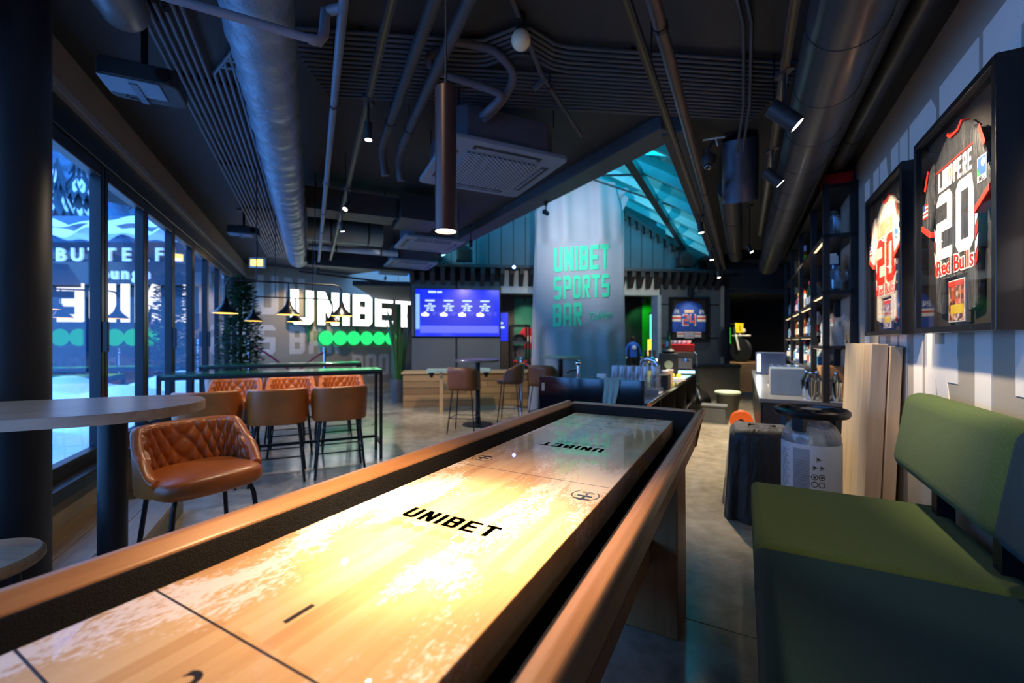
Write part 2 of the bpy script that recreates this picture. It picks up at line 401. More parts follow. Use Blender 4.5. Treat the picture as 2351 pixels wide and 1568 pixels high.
# cladding, lintels
def cpart(name, x0, x1, d0, d1, z0, z1, mat, parent=None, bevel=0):
    o = M().box(x0, x1, d0, d1, z0, z1).obj(name, mat, parent, bevel=bevel)
    if parent is None: o.location = C(0, 0); o.rotation_euler = (0, 0, RC)
    return o
wt = struct(cpart('wall_tv', -2.16, -.24, .05, .14, 0, 2.88, pm('clad_core', '#14171b', .7)))
for x0, x1 in ((-2.14, -1.22), (-1.18, -.26)):
    for z0, z1 in ((.0, 1.38), (1.41, 2.60)): cpart('clad_panel', x0, x1, .02, .05, z0, z1, CLAD, wt, .004)
wj = struct(cpart('wall_jersey', 3.44, 5.0, .05, .14, 0, 2.88, bpy.data.materials['clad_core']))
for x0, x1 in ((3.46, 4.2), (4.24, 4.98)):
    for z0, z1 in ((.0, 1.36), (1.39, 2.14), (2.17, 2.60)): cpart('clad_panel', x0, x1, .02, .05, z0, z1, CLAD, wj, .004)
struct(cpart('trim_6', 4.94, 5.02, 0, .12, 0, 2.6, pm('door_post', '#8f8a80', .6)))
lin = struct(cpart('wall_lintel', -.24, 3.44, .06, .3, 2.36, 2.88, LINTEL))
struct(cpart('trim_7', 3.36, 3.44, -.02, .3, 0, 2.36, pm('jamb_plaster', '#a9adb3', .7)))
# the rooms beyond the openings
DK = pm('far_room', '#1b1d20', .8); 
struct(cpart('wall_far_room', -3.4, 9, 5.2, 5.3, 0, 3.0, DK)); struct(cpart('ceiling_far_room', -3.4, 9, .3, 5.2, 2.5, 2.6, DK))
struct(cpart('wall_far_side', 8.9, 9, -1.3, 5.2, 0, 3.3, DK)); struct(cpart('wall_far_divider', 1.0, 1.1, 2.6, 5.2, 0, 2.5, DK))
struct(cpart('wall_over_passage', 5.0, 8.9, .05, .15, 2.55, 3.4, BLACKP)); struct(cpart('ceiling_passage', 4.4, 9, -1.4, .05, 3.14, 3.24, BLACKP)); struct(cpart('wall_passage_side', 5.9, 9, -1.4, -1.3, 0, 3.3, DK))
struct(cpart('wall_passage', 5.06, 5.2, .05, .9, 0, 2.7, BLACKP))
struct(cpart('wall_green', .42, 1.0, 2.5, 2.56, 0, 2.5, pm('green_wall', '#2c7a62', .6)))
struct(cpart('wall_brown', -.6, .42, 2.5, 2.56, 0, 2.5, pm('brown_wall', '#4a4038', .7)))
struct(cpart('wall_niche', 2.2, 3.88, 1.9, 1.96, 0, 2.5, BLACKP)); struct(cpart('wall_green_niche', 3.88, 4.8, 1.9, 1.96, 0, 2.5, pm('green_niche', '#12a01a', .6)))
# ============================ glass roof over the atrium ======================
ROOFG = glass('roof_pane', (.15, .80, .62), 1.3, 0, .04, (.1, .8, .9))
RAF = pm('rafter_paint', '#58b4b8', .5, .1)
PUR = pm('purlin_paint', '#123039', .5, .2)
roof = struct(bpy.data.objects.new('roof_glazed', None)); COL.objects.link(roof); roof.rotation_euler = (0, 0, RA)
SL = (5.45-3.2)/(4.03-.6)
def rz_(n): return 3.2+(-.6-n)*SL
for k in range(7):
    s = 3.4+k*1.15
    for j in range(3):
        n0, n1 = -.62-j*1.12, -.62-(j+1)*1.12+.02
        m = M(); m.add([(n0, s+.03, rz_(n0)+.06), (n0, s+1.12, rz_(n0)+.06), (n1, s+1.12, rz_(n1)+.06), (n1, s+.03, rz_(n1)+.06),
                        (n0, s+.03, rz_(n0)+.066), (n0, s+1.12, rz_(n0)+.066), (n1, s+1.12, rz_(n1)+.066), (n1, s+.03, rz_(n1)+.066)],
                       [(0,3,2,1),(4,5,6,7),(0,1,5,4),(1,2,6,5),(2,3,7,6),(3,0,4,7)])
        m.obj('roof_pane', ROOFG, roof)
    m = M(); n0, n1 = -.58, -4.05
    m.add([(n0, s-.03, rz_(n0)-.07), (n0, s+.03, rz_(n0)-.07), (n1, s+.03, rz_(n1)-.07), (n1, s-.03, rz_(n1)-.07),
           (n0, s-.035, rz_(n0)+.06), (n0, s+.035, rz_(n0)+.06), (n1, s+.035, rz_(n1)+.06), (n1, s-.035, rz_(n1)+.06)],
          [(0,3,2,1),(4,5,6,7),(0,1,5,4),(1,2,6,5),(2,3,7,6),(3,0,4,7)])
    m.obj('rafter', RAF, roof)
for n0 in (-1.2, -2.4, -3.6):
    M().box(n0-.05, n0+.05, 3.1, 10.8, rz_(n0)-.18, rz_(n0)-.07).obj('purlin', PUR, roof)
# far slope of the roof, out of the camera's sight, opaque
m = M(); m.add([(-4.03, 2.5, 5.45), (-4.03, 11, 5.45), (-8, 11, 3.3), (-8, 2.5, 3.3)], [(0, 1, 2, 3)]); m.obj('roof_sheet', pm('roof_sheet', '#2c3a40', .7), roof)
# tie rods with hangers
M().tube([A(-.6, 7.6, 3.35), A(-4, 5.6, 4.6)], .016, 8).obj('tie_rod', PUR, roof, rz=-RA)
M().tube([A(-.6, 5.6, 3.35), A(-4, 7.6, 4.6)], .016, 8).obj('tie_rod', PUR, roof, rz=-RA)
# bright downlights and room lamps are built with their fixtures below
# ============================ outside =========================================
m = M()
def sf(u, v):
    p = B(-1.55-u*16, -.8+v*22.8); q = sin(p.x*1.7+p.y*.9)*.14+sin(p.x*.6-p.y*1.3+1)*.2+sin(p.x*3.1+p.y*2.3)*.05
    bank = .38*math.exp(-((u*16-1.2)/1.0)**2)*(.7+.5*sin(p.y*1.9+.6))
    return (p.x, p.y, -.05+max(0, .12+q*min(1, u*5)*.6+bank))
m.grid(sf, 60, 90); tag(m.obj('snow_ground', SNOW, smooth=60), 'white snow banked on the ground outside the windows', 'snow', kind='stuff')
fac = thing('building_facade', 'dark blue building across the street with snowy eaves and white sign letters', 'building', (0, 0, 0))
FW = pm('facade_blue', '#28364a', .7, 0, .15, 1.5); FB = pm('facade_band', '#1b2a40', .6, 0, .1)
m = M(); m.box(-24, -8.7, 12.6, 15, -.2, 3.2); m.obj('facade_wall', FW, fac)
m = M(); m.box(-24, -8.7, 12.3, 12.6, 2.92, 4.15); m.obj('sign_band', FB, fac)
m = M(); m.box(-24, -8.7, 12.35, 12.6, 2.92, 3.35); m.obj('lower_band', pm('facade_band_low', '#35527c', .6), fac)
m = M()
m.grid(lambda u, v: (-24+u*15.4, 11.95+.5*cos(pi*v)-.1, 4.25+.2*sin(pi*v)+.09*sin(u*47)+.07*sin(u*91+2)-.05*v), 120, 6)
m.obj('eave_snow', SNOW, fac, smooth=60)
m = M(); m.add([(-24, 12.3, 4.15), (-8.6, 12.3, 4.15), (-8.6, 14.6, 5.6), (-24, 14.6, 5.6)], [(0, 1, 2, 3)]); m.obj('roof', pm('facade_roof', '#21506e', .7), fac)
m = M(); m.grid(lambda u, v: (-24+u*15.4, 12.9+.35*cos(pi*v), 4.72+.22*sin(pi*v)*(1+.5*sin(u*33))+.06*sin(u*70)), 120, 6); m.obj('roof_snow', SNOW, fac, smooth=60)
for x0 in (-13.6, -12.1, -10.6):
    M().box(x0, x0+1.1, 12.52, 12.6, .4, 2.6).obj('shop_window', pm('shop_glass', '#20384f', .15), fac)
SIGNWH = pm('sign_letter_white', '#dfe9f5', .5, emit='#bcd4f5', es=.35)
for k, ch in enumerate('BUTTERFLY'):
    m = M(); vs, fs = txt(ch, .52, .012, .03); m.add(vs, fs); o = m.obj('sign_letter', SIGNWH, fac); o.location = (-12.95+k*.47, 12.26, 3.62)
for k, ch in enumerate('Lounge'):
    m = M(); vs, fs = txt(ch, .46, .012, .03); m.add(vs, fs); o = m.obj('sign_letter', SIGNWH, fac); o.location = (-12.0+k*.3, 12.26, 3.1)
struct(M().prism([(-40, 27), (-4, 27), (-4, 20), (-40, 20)], -.1, 0).obj('ground_far', SNOW))
m = M(); m.grid(lambda u, v: (-42+u*40, 20+v*9, 15*v**.7+.8*sin(u*40+v*5)+.5*sin(u*83)), 60, 10); struct(m.obj('hill_wooded', pm('wooded_hill', '#2c5570', .9, 0, .8, 1.2, 1, 3), smooth=60))
NEED = pm('conifer_needle', '#23485a', .8, 0, .3, 9)
for k, (x, y, h) in enumerate(((-16.5, 15.5, 8.5), (-13.6, 16.2, 9.5), (-19.5, 15.8, 9), (-11, 17.5, 8), (-15.2, 17.8, 10), (-12.2, 18.4, 10.5), (-18.2, 18, 10.5))):
    t = thing('conifer_tree', 'snow laden conifer tree behind the blue building', 'tree', (x, y, -.05), 0, 'trees behind the blue building')
    M().cyl((0, 0, 0), (0, 0, h*.4), .18, .12, 8).obj('trunk', pm('bark', '#2c2620', .9), t)
    m = M(); ms = M()
    for q in range(7):
        z = h*(.16+.115*q); r = (1-q/7.6)*h*.17
        for j in range(12):
            a = 2*pi*j/12+q*.5; rr = r*(.8+.4*RND.random())
            tip = Vector((rr*cos(a), rr*sin(a), z-h*.06)); l = Vector((-sin(a), cos(a), 0))*rr*.33; ap = Vector((0, 0, z+h*.10))
            mid = tip*.55+ap*.45
            m.add([ap, mid+l, tip, mid-l, mid-Vector((0, 0, h*.05))], [(0, 1, 2), (0, 2, 3), (1, 4, 2), (2, 4, 3), (0, 3, 4), (0, 4, 1)])
            if RND.random() < .7:
                u_ = Vector((0, 0, .06)); tt = tip*.98; ms.add([mid+l*.55+u_, tt+u_*.9, mid-l*.55+u_, mid*.75+ap*.25+u_*1.6, mid+u_*1.8], [(0, 1, 4), (1, 2, 4), (2, 3, 4), (3, 0, 4)])
    m.obj('crown', NEED, t); ms.obj('snow_cover', SNOW, t)
# ============================ shuffleboard table ==============================
RAILW = wood('cherry_rail', '#a9734a', '#c08a5c', 1, .38, .25, 5, .2)
PANELW = wood('cherry_panel', '#9a6840', '#b37e52', 2, .42, .2, 5, .25)
CARP = pm('gutter_carpet', '#2b2622', .95, 0, .35, 160, 1., 420)
def play():
    m, N, L, b = newmat('maple_playfield'); v = coords(N, L)
    # staves glued up along the length
    mp = N.new('ShaderNodeMapping'); mp.inputs['Rotation'].default_value = (0, 0, pi/2)
    L.new(v, mp.inputs[0])
    br = N.new('ShaderNodeTexBrick'); L.new(mp.outputs[0], br.inputs[0]); br.offset = .37; br.offset_frequency = 1
    br.inputs['Scale'].default_value = 1.; br.inputs['Brick Width'].default_value = .31; br.inputs['Row Height'].default_value = .027
    br.inputs['Mortar Size'].default_value = .0002; br.inputs['Bias'].default_value = 0
    br.inputs[1].default_value = (0, 0, 0, 1); br.inputs[2].default_value = (1, 1, 1, 1); br.inputs[3].default_value = (.3, .3, .3, 1)
    v2 = coords(N, L, (9, .8, 9)); g = noise(N, L, v2, 6, 5, .6, .4)
    mx = N.new('ShaderNodeMix'); mx.data_type = 'FLOAT'; mx.inputs[0].default_value = .55
    L.new(br.outputs[0], mx.inputs[2]); L.new(g, mx.inputs[3])
    base = ramp(N, L, mx.outputs[0], [(.15, c('#c48f55')), (.5, c('#d7a86c')), (.85, c('#e2bb84'))])
    # shuffleboard powder lying in drifts
    v3 = coords(N, L, (1.9, .75, 1)); p1 = noise(N, L, v3, 3.1, 3, .6, .4); p2 = noise(N, L, coords(N, L, (1.5, .8, 1)), 75, 4, .75)
    mm = N.new('ShaderNodeMath'); mm.operation = 'MULTIPLY_ADD'; mm.inputs[1].default_value = 1.15
    hh = N.new('ShaderNodeMath'); hh.operation = 'MULTIPLY'; hh.inputs[1].default_value = .62
    L.new(p2, hh.inputs[0]); L.new(p1, mm.inputs[0]); L.new(hh.outputs[0], mm.inputs[2])
    pw = ramp(N, L, mm.outputs[0], [(.90, (0, 0, 0)), (.99, (1, 1, 1))])
    cm = N.new('ShaderNodeMix'); cm.data_type = 'RGBA'; cm.inputs[7].default_value = (.93, .9, .85, 1)
    pf = N.new('ShaderNodeMath'); pf.operation = 'MULTIPLY'; pf.inputs[1].default_value = .5; L.new(pw, pf.inputs[0])
    L.new(pf.outputs[0], cm.inputs[0]); L.new(base, cm.inputs[6]); L.new(cm.outputs[2], b.inputs['Base Color'])
    b.inputs['Roughness'].default_value = .34; b.inputs['Specular IOR Level'].default_value = .55
    cw = N.new('ShaderNodeMath'); cw.operation = 'MULTIPLY_ADD'; cw.inputs[1].default_value = -.8; cw.inputs[2].default_value = .9
    L.new(pw, cw.inputs[0]); L.new(cw.outputs[0], b.inputs['Coat Weight']); b.inputs['Coat Roughness'].default_value = .02
    bumpn(N, L, b, pw, .03, .001)
    return m
PLAY = play()
n0, n1, s0, s1 = -.965, -.174, -.16, 2.478          # outer edges of the rails
cn, cs = (n0+n1)/2, (s0+s1)/2
tb = thing('shuffleboard_table', 'long shuffleboard table with cherry wood rails and a powdered maple playfield', 'shuffleboard', A(cn, cs), RA)
hw, hl, zt = (n1-n0)/2, (s1-s0)/2, .94
# rails: top cap with inner chamfer, sloping outer apron (profile swept along the length)
def rail(sg):
    m = M(); prof = [(hw, zt-.004), (hw-.03, zt), (hw-.052, zt-.022), (hw-.052, zt-.09), (hw-.03, zt-.20), (hw-.035, zt-.20), (hw-.004, zt-.06)]
    prof = [(hw, zt-.012), (hw-.006, zt-.002), (hw-.026, zt), (hw-.052, zt-.022), (hw-.052, zt-.20), (hw-.075, zt-.215), (hw-.012, zt-.03)]
    m.prism([(sg*a, b) for a, b in prof], -hl, hl, 'y'); return m
for sg in (-1, 1): rail(sg).obj('side_rail', RAILW, tb, bevel=.004)
for sg in (-1, 1):
    m = M(); y0, y1 = sorted((sg*hl, sg*(hl-.045)))
    m.box(-hw+.053, hw-.053, y0, y1, zt-.2, zt-.004); m.obj('end_rail', wood('cherry_end', '#a5714a', '#ba8760', 0, .4, .2, 5), tb, bevel=.006)
# carpet lined gutter
m = M(); m.box(-hw+.0525, hw-.0525, -hl+.046, hl-.046, zt-.20, zt-.165); m.obj('gutter_bed', CARP, tb)
for sg in (-1, 1):
    x0, x1 = sorted((sg*(hw-.053), sg*(hw-.058)))
    M().box(x0, x1, -hl+.046, hl-.046, zt-.165, zt-.026).obj('gutter_lining', CARP, tb)
    y0, y1 = sorted((sg*(hl-.046), sg*(hl-.051)))
    M().box(-hw+.058, hw-.058, y0, y1, zt-.165, zt-.012).obj('gutter_lining', CARP, tb)
zp = .895; px0, px1, py0, py1 = -.844-cn, -.319-cn, .02-cs, 2.31-cs
pf = M().box(px0, px1, py0, py1, zp-.075, zp).obj('playfield', PLAY, tb, bevel=.003)
M().box(px0+.02, px1-.02, py0+.03, py1-.03, zt-.166, zp-.075).obj('playfield_spacer', BLACKP, tb)
INK = pm('playfield_ink', '#2a2018', .4, 0, .2, 30, coat=.8, croug=.06)
def worn():
    m, N, L, b = newmat('playfield_ink_worn'); f = noise(N, L, coords(N, L), 260, 3, .75)
    L.new(ramp(N, L, f, [(.45, c('#3a2614')), (.53, c('#3a2614')), (.57, c('#d8b98c'))]), b.inputs['Base Color']); b.inputs['Roughness'].default_value = .45; b.inputs['Coat Weight'].default_value = .5; return m
INKB = worn()
TINT = pm('playfield_pale_ink', '#97774e', .4, 0, .12, 60, coat=.6, croug=.08)
zi = zp+.0004
def flat(vs, fs, x, y, flip, name, mat):
    m = M(); k = -1 if flip else 1
    m.T = Matrix.Translation((x, y, zi)) @ Matrix.Scale(k, 4, (1, 0, 0)) @ Matrix.Scale(k, 4, (0, 1, 0))
    m.add([(a, cc, 0) for a, b, cc in vs], fs); return m.obj(name, mat, pf)
pcx = (px0+px1)/2
for flip in (0, 1):
    def yy(s): return (s-cs) if not flip else ((.02+2.31)-s-cs)
    k = -1 if flip else 1
    for s_ in (.181, .334):
        M().box(px0+.002, px1-.002, yy(s_)-.0016, yy(s_)+.0016, zi-.0003, zi).obj('score_line', INK, pf)
    for s_, t_ in ((.085, '3'), (.232, '2'), (.385, '1')):
        vs, fs = txt(t_, .066, .0012); flat(vs, fs, pcx, yy(s_), flip, 'score_number', INK)
    m = M(); bm = M(); block(bm, 'UNIBET', .052, .001, .16, 1.18)
    m.T = Matrix.Translation((pcx, yy(.752), zi)) @ Matrix.Scale(k, 4, (1, 0, 0)) @ Matrix.Scale(k, 4, (0, 1, 0))
    m.add([(a, cc, 0) for a, b, cc in bm.v], bm.f); m.obj('lettering', INKB, pf)
    for q in range(6):
        m = M(); m.lathe([(.0, 0), (.0135, 0), (.0135, .0003), (0, .0003)], (0, 0, 0), 18); o = m.obj('ink_dot', TINT, pf)
        o.location = (pcx+k*(-.098+q*.031+(.012 if q > 2 else 0)), yy(.715), zi-.0003)
    # maker's roundel
    m = M()
    for q in range(30):
        a0, a1 = radians(40+q*9.3), radians(40+(q+1)*9.3)
        m.add([(.034*cos(a0), .034*sin(a0), 0), (.037*cos(a0), .037*sin(a0), 0), (.037*cos(a1), .037*sin(a1), 0), (.034*cos(a1), .034*sin(a1), 0)], [(0, 1, 2, 3)])
    for r_ in ((-.034, -.024, -.02, .02), (-.012, -.002, -.02, .02), (-.024, -.012, -.004, .004), (.0, .012, -.005, .0), (.015, .018, -.02, .014), (.022, .025, -.016, .014)):
        m.add([(r_[0], r_[2], 0), (r_[1], r_[2], 0), (r_[1], r_[3], 0), (r_[0], r_[3], 0)], [(0, 1, 2, 3)])
    o = m.obj('roundel_print', INK, pf); o.location = (pcx+k*.215, yy(1.08), zi); o.rotation_euler = (0, 0, pi*.5 if not flip else -pi*.5)
M().box(px0+.002, px1-.002, 1.165-cs-.001, 1.165-cs+.001, zi-.0003, zi).obj('foul_line', INK, pf)
# pedestal legs, wide boards splayed inwards
for s_ in (2.02, .25):
    m = M(); m.prism([(-hw+.09, 0), (hw-.075, 0), (hw-.08, zt-.2), (-hw+.09, zt-.2)], s_-cs-.05, s_-cs+.25, 'y'); m.obj('leg', PANELW, tb, bevel=.006)
m = M(); m.box(-.2, .2, .25-cs, 2.02-cs, .3, .42); m.obj('stretcher', PANELW, tb)
M().box(-hw+.08, hw-.08, -hl+.1, hl-.1, zt-.24, zt-.20).obj('cradle', BLACKP, tb)
pk = thing('shuffleboard_puck', 'blue topped steel puck lying in the table gutter', 'puck', A(-.27, 1.93, zt-.165), RA)
M().lathe([(.024, 0), (.027, .003), (.027, .014), (.022, .017)], (0, 0, 0), 20).obj('weight', CHROME, pk, smooth=40)
M().lathe([(.02, .017), (.023, .02), (.022, .026), (.008, .027)], (0, 0, 0), 20).obj('cap', pm('puck_blue', '#1a46c4', .25), pk, smooth=40)
# ============================ pendant over the table ==========================
pp = Vector((-.1465, .945, 0))
pe = thing('tube_pendant', 'dark bronze tube pendant lamp hanging over the shuffleboard table', 'pendant lamp', (pp.x, pp.y, 1.543))
M().lathe([(.0235, 0), (.0235, .315), (.0215, .317), (.004, .317)], (0, 0, 0), 32, False).obj('tube', pm('bronze_tube', '#3b2722', .38, .35, .05), pe, smooth=40)
M().lathe([(.0005, .006), (.0222, .006)], (0, 0, 0), 28, False).obj('lens', glow('pendant_lens', (1, .80, .55), 30), pe)
M().lathe([(.006, .317), (.0045, .33), (.002, .34)], (0, 0, 0), 12).obj('cord_grip', BLACKP, pe)
M().cyl((0, 0, .33), (0, 0, 3.14-1.543), .0024, n=8).obj('cord', BLACKP, pe)
M().lathe([(.05, 3.115-1.543), (.05, 3.14-1.543)], (0, 0, 0), 24).obj('canopy', BLACKP, pe)
lamp('SPOT', 'pendant_light', (pp.x, pp.y, 1.535), 46, (1, .90, .74), .02, (pp.x, pp.y, 0), 62, 1.)
lamp('SPOT', 'pendant_spill', (pp.x, pp.y, 1.535), 22, (1, .66, .34), .02, (pp.x, pp.y, 0), 104, .7)
# ============================ bench by the wall ===============================
GRN = pm('green_wool', '#586a3a', .95, 0, .2, 260, .35, 500, sheen=.08, spec=.2)
TEAL = pm('teal_wool', '#163a3d', .95, 0, .2, 260, .35, 500, sheen=.08, spec=.2)
def soft(m, x0, x1, y0, y1, z0, z1, r=.05, n=6):
    """fully rounded cushion block"""
    prof = []
    cx_, cy_, cz_ = (x0+x1)/2, (y0+y1)/2, (z0+z1)/2; hx, hy, hz = (x1-x0)/2, (y1-y0)/2, (z1-z0)/2
    N_ = 36; K = 14
    def sp(a, e): return math.copysign(abs(a)**e, a)
    def fn(u, v):
        a = 2*pi*u; t = -pi/2+pi*v; e1 = .16; e2 = .22
        return (cx_+hx*sp(cos(t), e2)*sp(cos(a), e1), cy_+hy*sp(cos(t), e2)*sp(sin(a), e1), cz_+hz*sp(sin(t), .35))
    return m.grid(fn, 56, 18, True)
for lab, mat, sa, sb in (('green felt upholstered bench module against the bar wall, beside the leaning boards', GRN, 1.865, 2.70),
                         ('dark teal felt upholstered bench module joined to the green one', TEAL, .10, 1.855),
                         ):
    be = thing('upholstered_bench', lab, 'bench', A(0, 0), RA)
    M().box(.035, .80, sa, sb, .36, .538).obj('seat', mat, be, bevel=.032, seg=5, smooth=50)
    m = M(); m.box(-.075, .075, sa, sb+(.13 if mat is GRN else 0), -.19, .19)
    o = m.obj('backrest', mat, be, smooth=50, bevel=.06, seg=6); o.location = (.752, 0, .86); o.rotation_euler = (0, radians(9), 0)
    M().box(.10, .74, sa+.06, sb-.06, .06, .37).obj('plinth', BLACKP, be)
    for y in (sa+.15, sb-.15):
        M().box(.74, .80, y-.03, y+.03, .0, .72).obj('leg', BLACK, be); M().box(.12, .18, y-.03, y+.03, .0, .1).obj('leg', BLACK, be)
# ============================ framed shirts on the bar wall ===================
FRM = pm('frame_black', '#101116', .3, 0, .1, 5, coat=.3)
FBK = pm('frame_backing', '#2c2826', .8, 0, .06)
FGL = glass('frame_glass', (.97, .97, .97), 1.32)
def cloth(name, col, bump=.8):
    m, N, L, b = newmat(name); v = coords(N, L, (3, 1, .8)); f = noise(N, L, v, 5, 3, .5, 1.2)
    col = c(col); L.new(ramp(N, L, f, [(.3, tuple(x*.75 for x in col)), (.7, tuple(min(1, x*1.15) for x in col))]), b.inputs['Base Color'])
    b.inputs['Roughness'].default_value = .6; b.inputs['Sheen Weight'].default_value = .2
    bumpn(N, L, b, f, bump, .03); return m
def photo(name, cols):
    m, N, L, b = newmat(name); v = coords(N, L)
    vo = N.new('ShaderNodeTexVoronoi'); L.new(v, vo.inputs['Vector']); vo.inputs['Scale'].default_value = 48
    L.new(ramp(N, L, vo.outputs['Color'], [(.2, c(cols[0])), (.4, c(cols[1])), (.55, c(cols[2])), (.8, c(cols[3]))]), b.inputs['Base Color'])
    b.inputs['Roughness'].default_value = .3; return m
def slab(m, poly, y0, y1): return m.prism(poly, y0, y1, 'y')
def shirt_frame(sc_, label, dark):
    w, h, dp = .815, .965, .10
    t = thing('framed_football_shirt', label, 'framed shirt', A(.87, sc_, 1.34), RWALL)
    for nm, q in (('frame_side', (-w/2, -w/2+.028, 0, h)), ('frame_side', (w/2-.028, w/2, 0, h)), ('frame_top', (-w/2+.028, w/2-.028, h-.028, h)), ('frame_bottom', (-w/2+.028, w/2-.028, 0, .028))):
        M().box(q[0], q[1], -dp, 0, q[2], q[3]).obj(nm, FRM, t, bevel=.002)
    for x_ in (-.3, .22): M().lathe([(.004, 0), (.002, .003)], (0, 0, 0), 8).obj('screw', CHROME, t).matrix_local = Matrix.Translation((x_, -dp, .014)) @ Matrix.Rotation(pi/2, 4, 'X')
    M().box(-w/2+.028, w/2-.028, -.02, -.005, .028, h-.028).obj('backing', FBK, t)
    M().box(-w/2+.028, w/2-.028, -dp+.012, -dp+.014, .028, h-.028).obj('glass', FGL, t)
    k = 'dark' if dark else 'pale'
    SH = cloth('shirt_'+k, '#1c1f24' if dark else '#e8dcc6', .9 if dark else .6); RD_ = pm('shirt_red', '#e02a18', .6, 0, .1); WH = pm('shirt_white', '#f4efe8', .6, 0, .04)
    y = -.045
    body = [(-.245, .77), (-.12, .855), (-.075, .872), (-.04, .845), (.04, .845), (.075, .872), (.12, .855), (.235, .76), (.215, .66), (.205, .10), (.118, .08), (.115, .24), (-.115, .24), (-.118, .08), (-.205, .10), (-.215, .66)]
    sh = slab(M(), body, y, -.021).obj('shirt', SH, t, bevel=.008)
    for sg in (-1, 1):
        slv = [(sg*.20, .80), (sg*.24, .775), (sg*.335, .585), (sg*.335, .53), (sg*.225, .475), (sg*.19, .6)]
        if sg > 0: slv = slv[::-1]
        sl = slab(M(), slv, y-.012, -.022).obj('sleeve', SH, t, bevel=.008)
        cf = [(sg*.336, .535), (sg*.336, .508), (sg*.225, .452), (sg*.224, .48)]
        slab(M(), cf, y-.016, -.024).obj('cuff', RD_, t, bevel=.003)
        st = [(sg*.245, .775), (sg*.285, .69), (sg*.305, .7), (sg*.26, .785)]
        slab(M(), st, y-.0135, y-.012).obj('shoulder_stripe', RD_, t)
        # side print running down the flank
        for q in range(4):
            z = .46-q*.055
            slab(M(), [(sg*.19, z), (sg*.215, z+.03), (sg*.208, z-.02), (sg*.19, z-.045)], y-.0015, y).obj('side_print', RD_ if q % 2 else WH, t)
    slab(M(), [(-.078, .874), (-.04, .849), (.04, .849), (.078, .874), (.066, .885), (.034, .862), (-.034, .862), (-.066, .885)], y-.004, -.02).obj('collar', RD_, t, bevel=.003)
    slab(M(), [(-.2, .742), (.2, .742), (.2, .748), (-.2, .748)], y-.001, y).obj('yoke_seam', RD_ if dark else pm('seam_pale', '#b9a78c', .6), t)
    NUM = WH if dark else RD_
    m = M(); block(m, 'LINDPERE', .088, .002, .18, .66); o = m.obj('name_lettering', WH if dark else pm('print_tan', '#c9a27c', .6), sh); o.location = (0, y, .645)
    m = M(); block(m, '20', .30, .002, .14, .92, w=.60, t=.18); o = m.obj('number', NUM, sh); o.location = (0, y, .332)
    vs, fs = txt('Red Bulls', .098, .007, .0012)
    m = M(); m.add(vs, fs); o = m.obj('club_lettering', WH, sh); o.location = (0, y-.0012, .262)
    vs, fs = txt('Red Bulls', .098, .0, .0012)
    m = M(); m.add(vs, fs); o = m.obj('club_lettering_face', RD_, sh); o.location = (0, y-.003, .262)
    # sleeve patches
    m = M(); m.box(.245, .315, y-.014, y-.0125, .56, .655); m.obj('league_patch', WH, t)
    m = M(); m.box(.25, .31, y-.015, y-.014, .585, .65); m.obj('patch_field', pm('patch_blue', '#2a5a9c', .5), t)
    slab(M(), [(.25, .585), (.25, .618), (.275, .585)], y-.016, y-.0145).obj('patch_corner', pm('patch_green', '#3d9a48', .5), t)
    m = M(); m.ball((.293, y-.015, .628), .016, 12, 6, sy=.15); m.obj('patch_ball', WH, t, smooth=60)
    vs, fs = txt('MLS', .026, .0008); m = M(); m.add(vs, fs); o = m.obj('patch_lettering', BLACKP, t); o.location = (.28, y-.0145, .563)
    for q in range(7):
        M().box(-.315, -.255, y-.0142, y-.0125, .558+q*.01, .558+q*.01+.0099).obj('flag_stripe', RD_ if q % 2 == 0 else WH, t)
    M().box(-.315, -.288, y-.0148, y-.0142, .595, .628).obj('flag_canton', pm('flag_blue', '#27406f', .5), t)
    # mounted photograph below
    M().box(-.108, .108, -.03, -.021, .04, .24).obj('photo_mount', pm('photo_mount', '#2b2725', .7), t)
    M().box(-.098, .062, -.033, -.03, .045, .228).obj('photo_border', WH, t)
    M().box(-.093, .057, -.0345, -.033, .05, .223).obj('photo', photo('team_photo_'+k, ('#5a2c1c', '#c98b62', '#e9d6bd', '#d8582a') if dark else ('#2f3a6b', '#c9b9b9', '#e7e2e0', '#a04a4a')), t)
    M().box(-.093, .057, -.0352, -.0345, .2, .223).obj('photo_banner', pm('photo_red', '#d8422a', .5), t)
    M().box(-.07, .057, -.0352, -.0345, .08, .12).obj('photo_board', pm('photo_yellow', '#e8c411', .5), t)
    for ch in KIDS(t):      # mounted close behind the glass
        if ch.name.split('.')[0] not in ('frame_side', 'frame_top', 'frame_bottom', 'glass', 'screw'): ch.location.y -= .03
    return t
shirt_frame((2.109+2.926)/2, 'black framed shadow box with a dark number 20 shirt and team photo', True)
shirt_frame((3.112+3.95)/2, 'black framed shadow box with a cream number 20 shirt with red print', False)
# ============================ boards leaning on the wall ======================
PINE = wood('pale_pine', '#c9ac84', '#dcc5a2', 2, .6, 0, 3); PINE2 = wood('pale_pine_edge', '#b89a78', '#cdb393', 2, .6, 0, 3)
for k, (lab, na, nb, sa, sb, h) in enumerate((('wide pale pine board leaning upright beyond the bench', .655, .735, 3.42, 4.2, 1.285),
                                           ('thinner pine board standing between the wide board and the wall', .742, .80, 3.40, 4.0, 1.27))):
    t = thing('pine_board', lab, 'board', A((na+nb)/2, (sa+sb)/2), RA)
    t.rotation_euler = (0, radians(2.2), RA)
    hx, hy = (nb-na)/2, (sb-sa)/2; q = 4
    for j in range(q):
        ya, yb = -hy+2*hy*j/q, -hy+2*hy*(j+1)/q
        M().box(-hx, hx, ya+.0006, yb-.0006, 0.003, h).obj('stave', PINE if j else PINE2, t, bevel=.003)
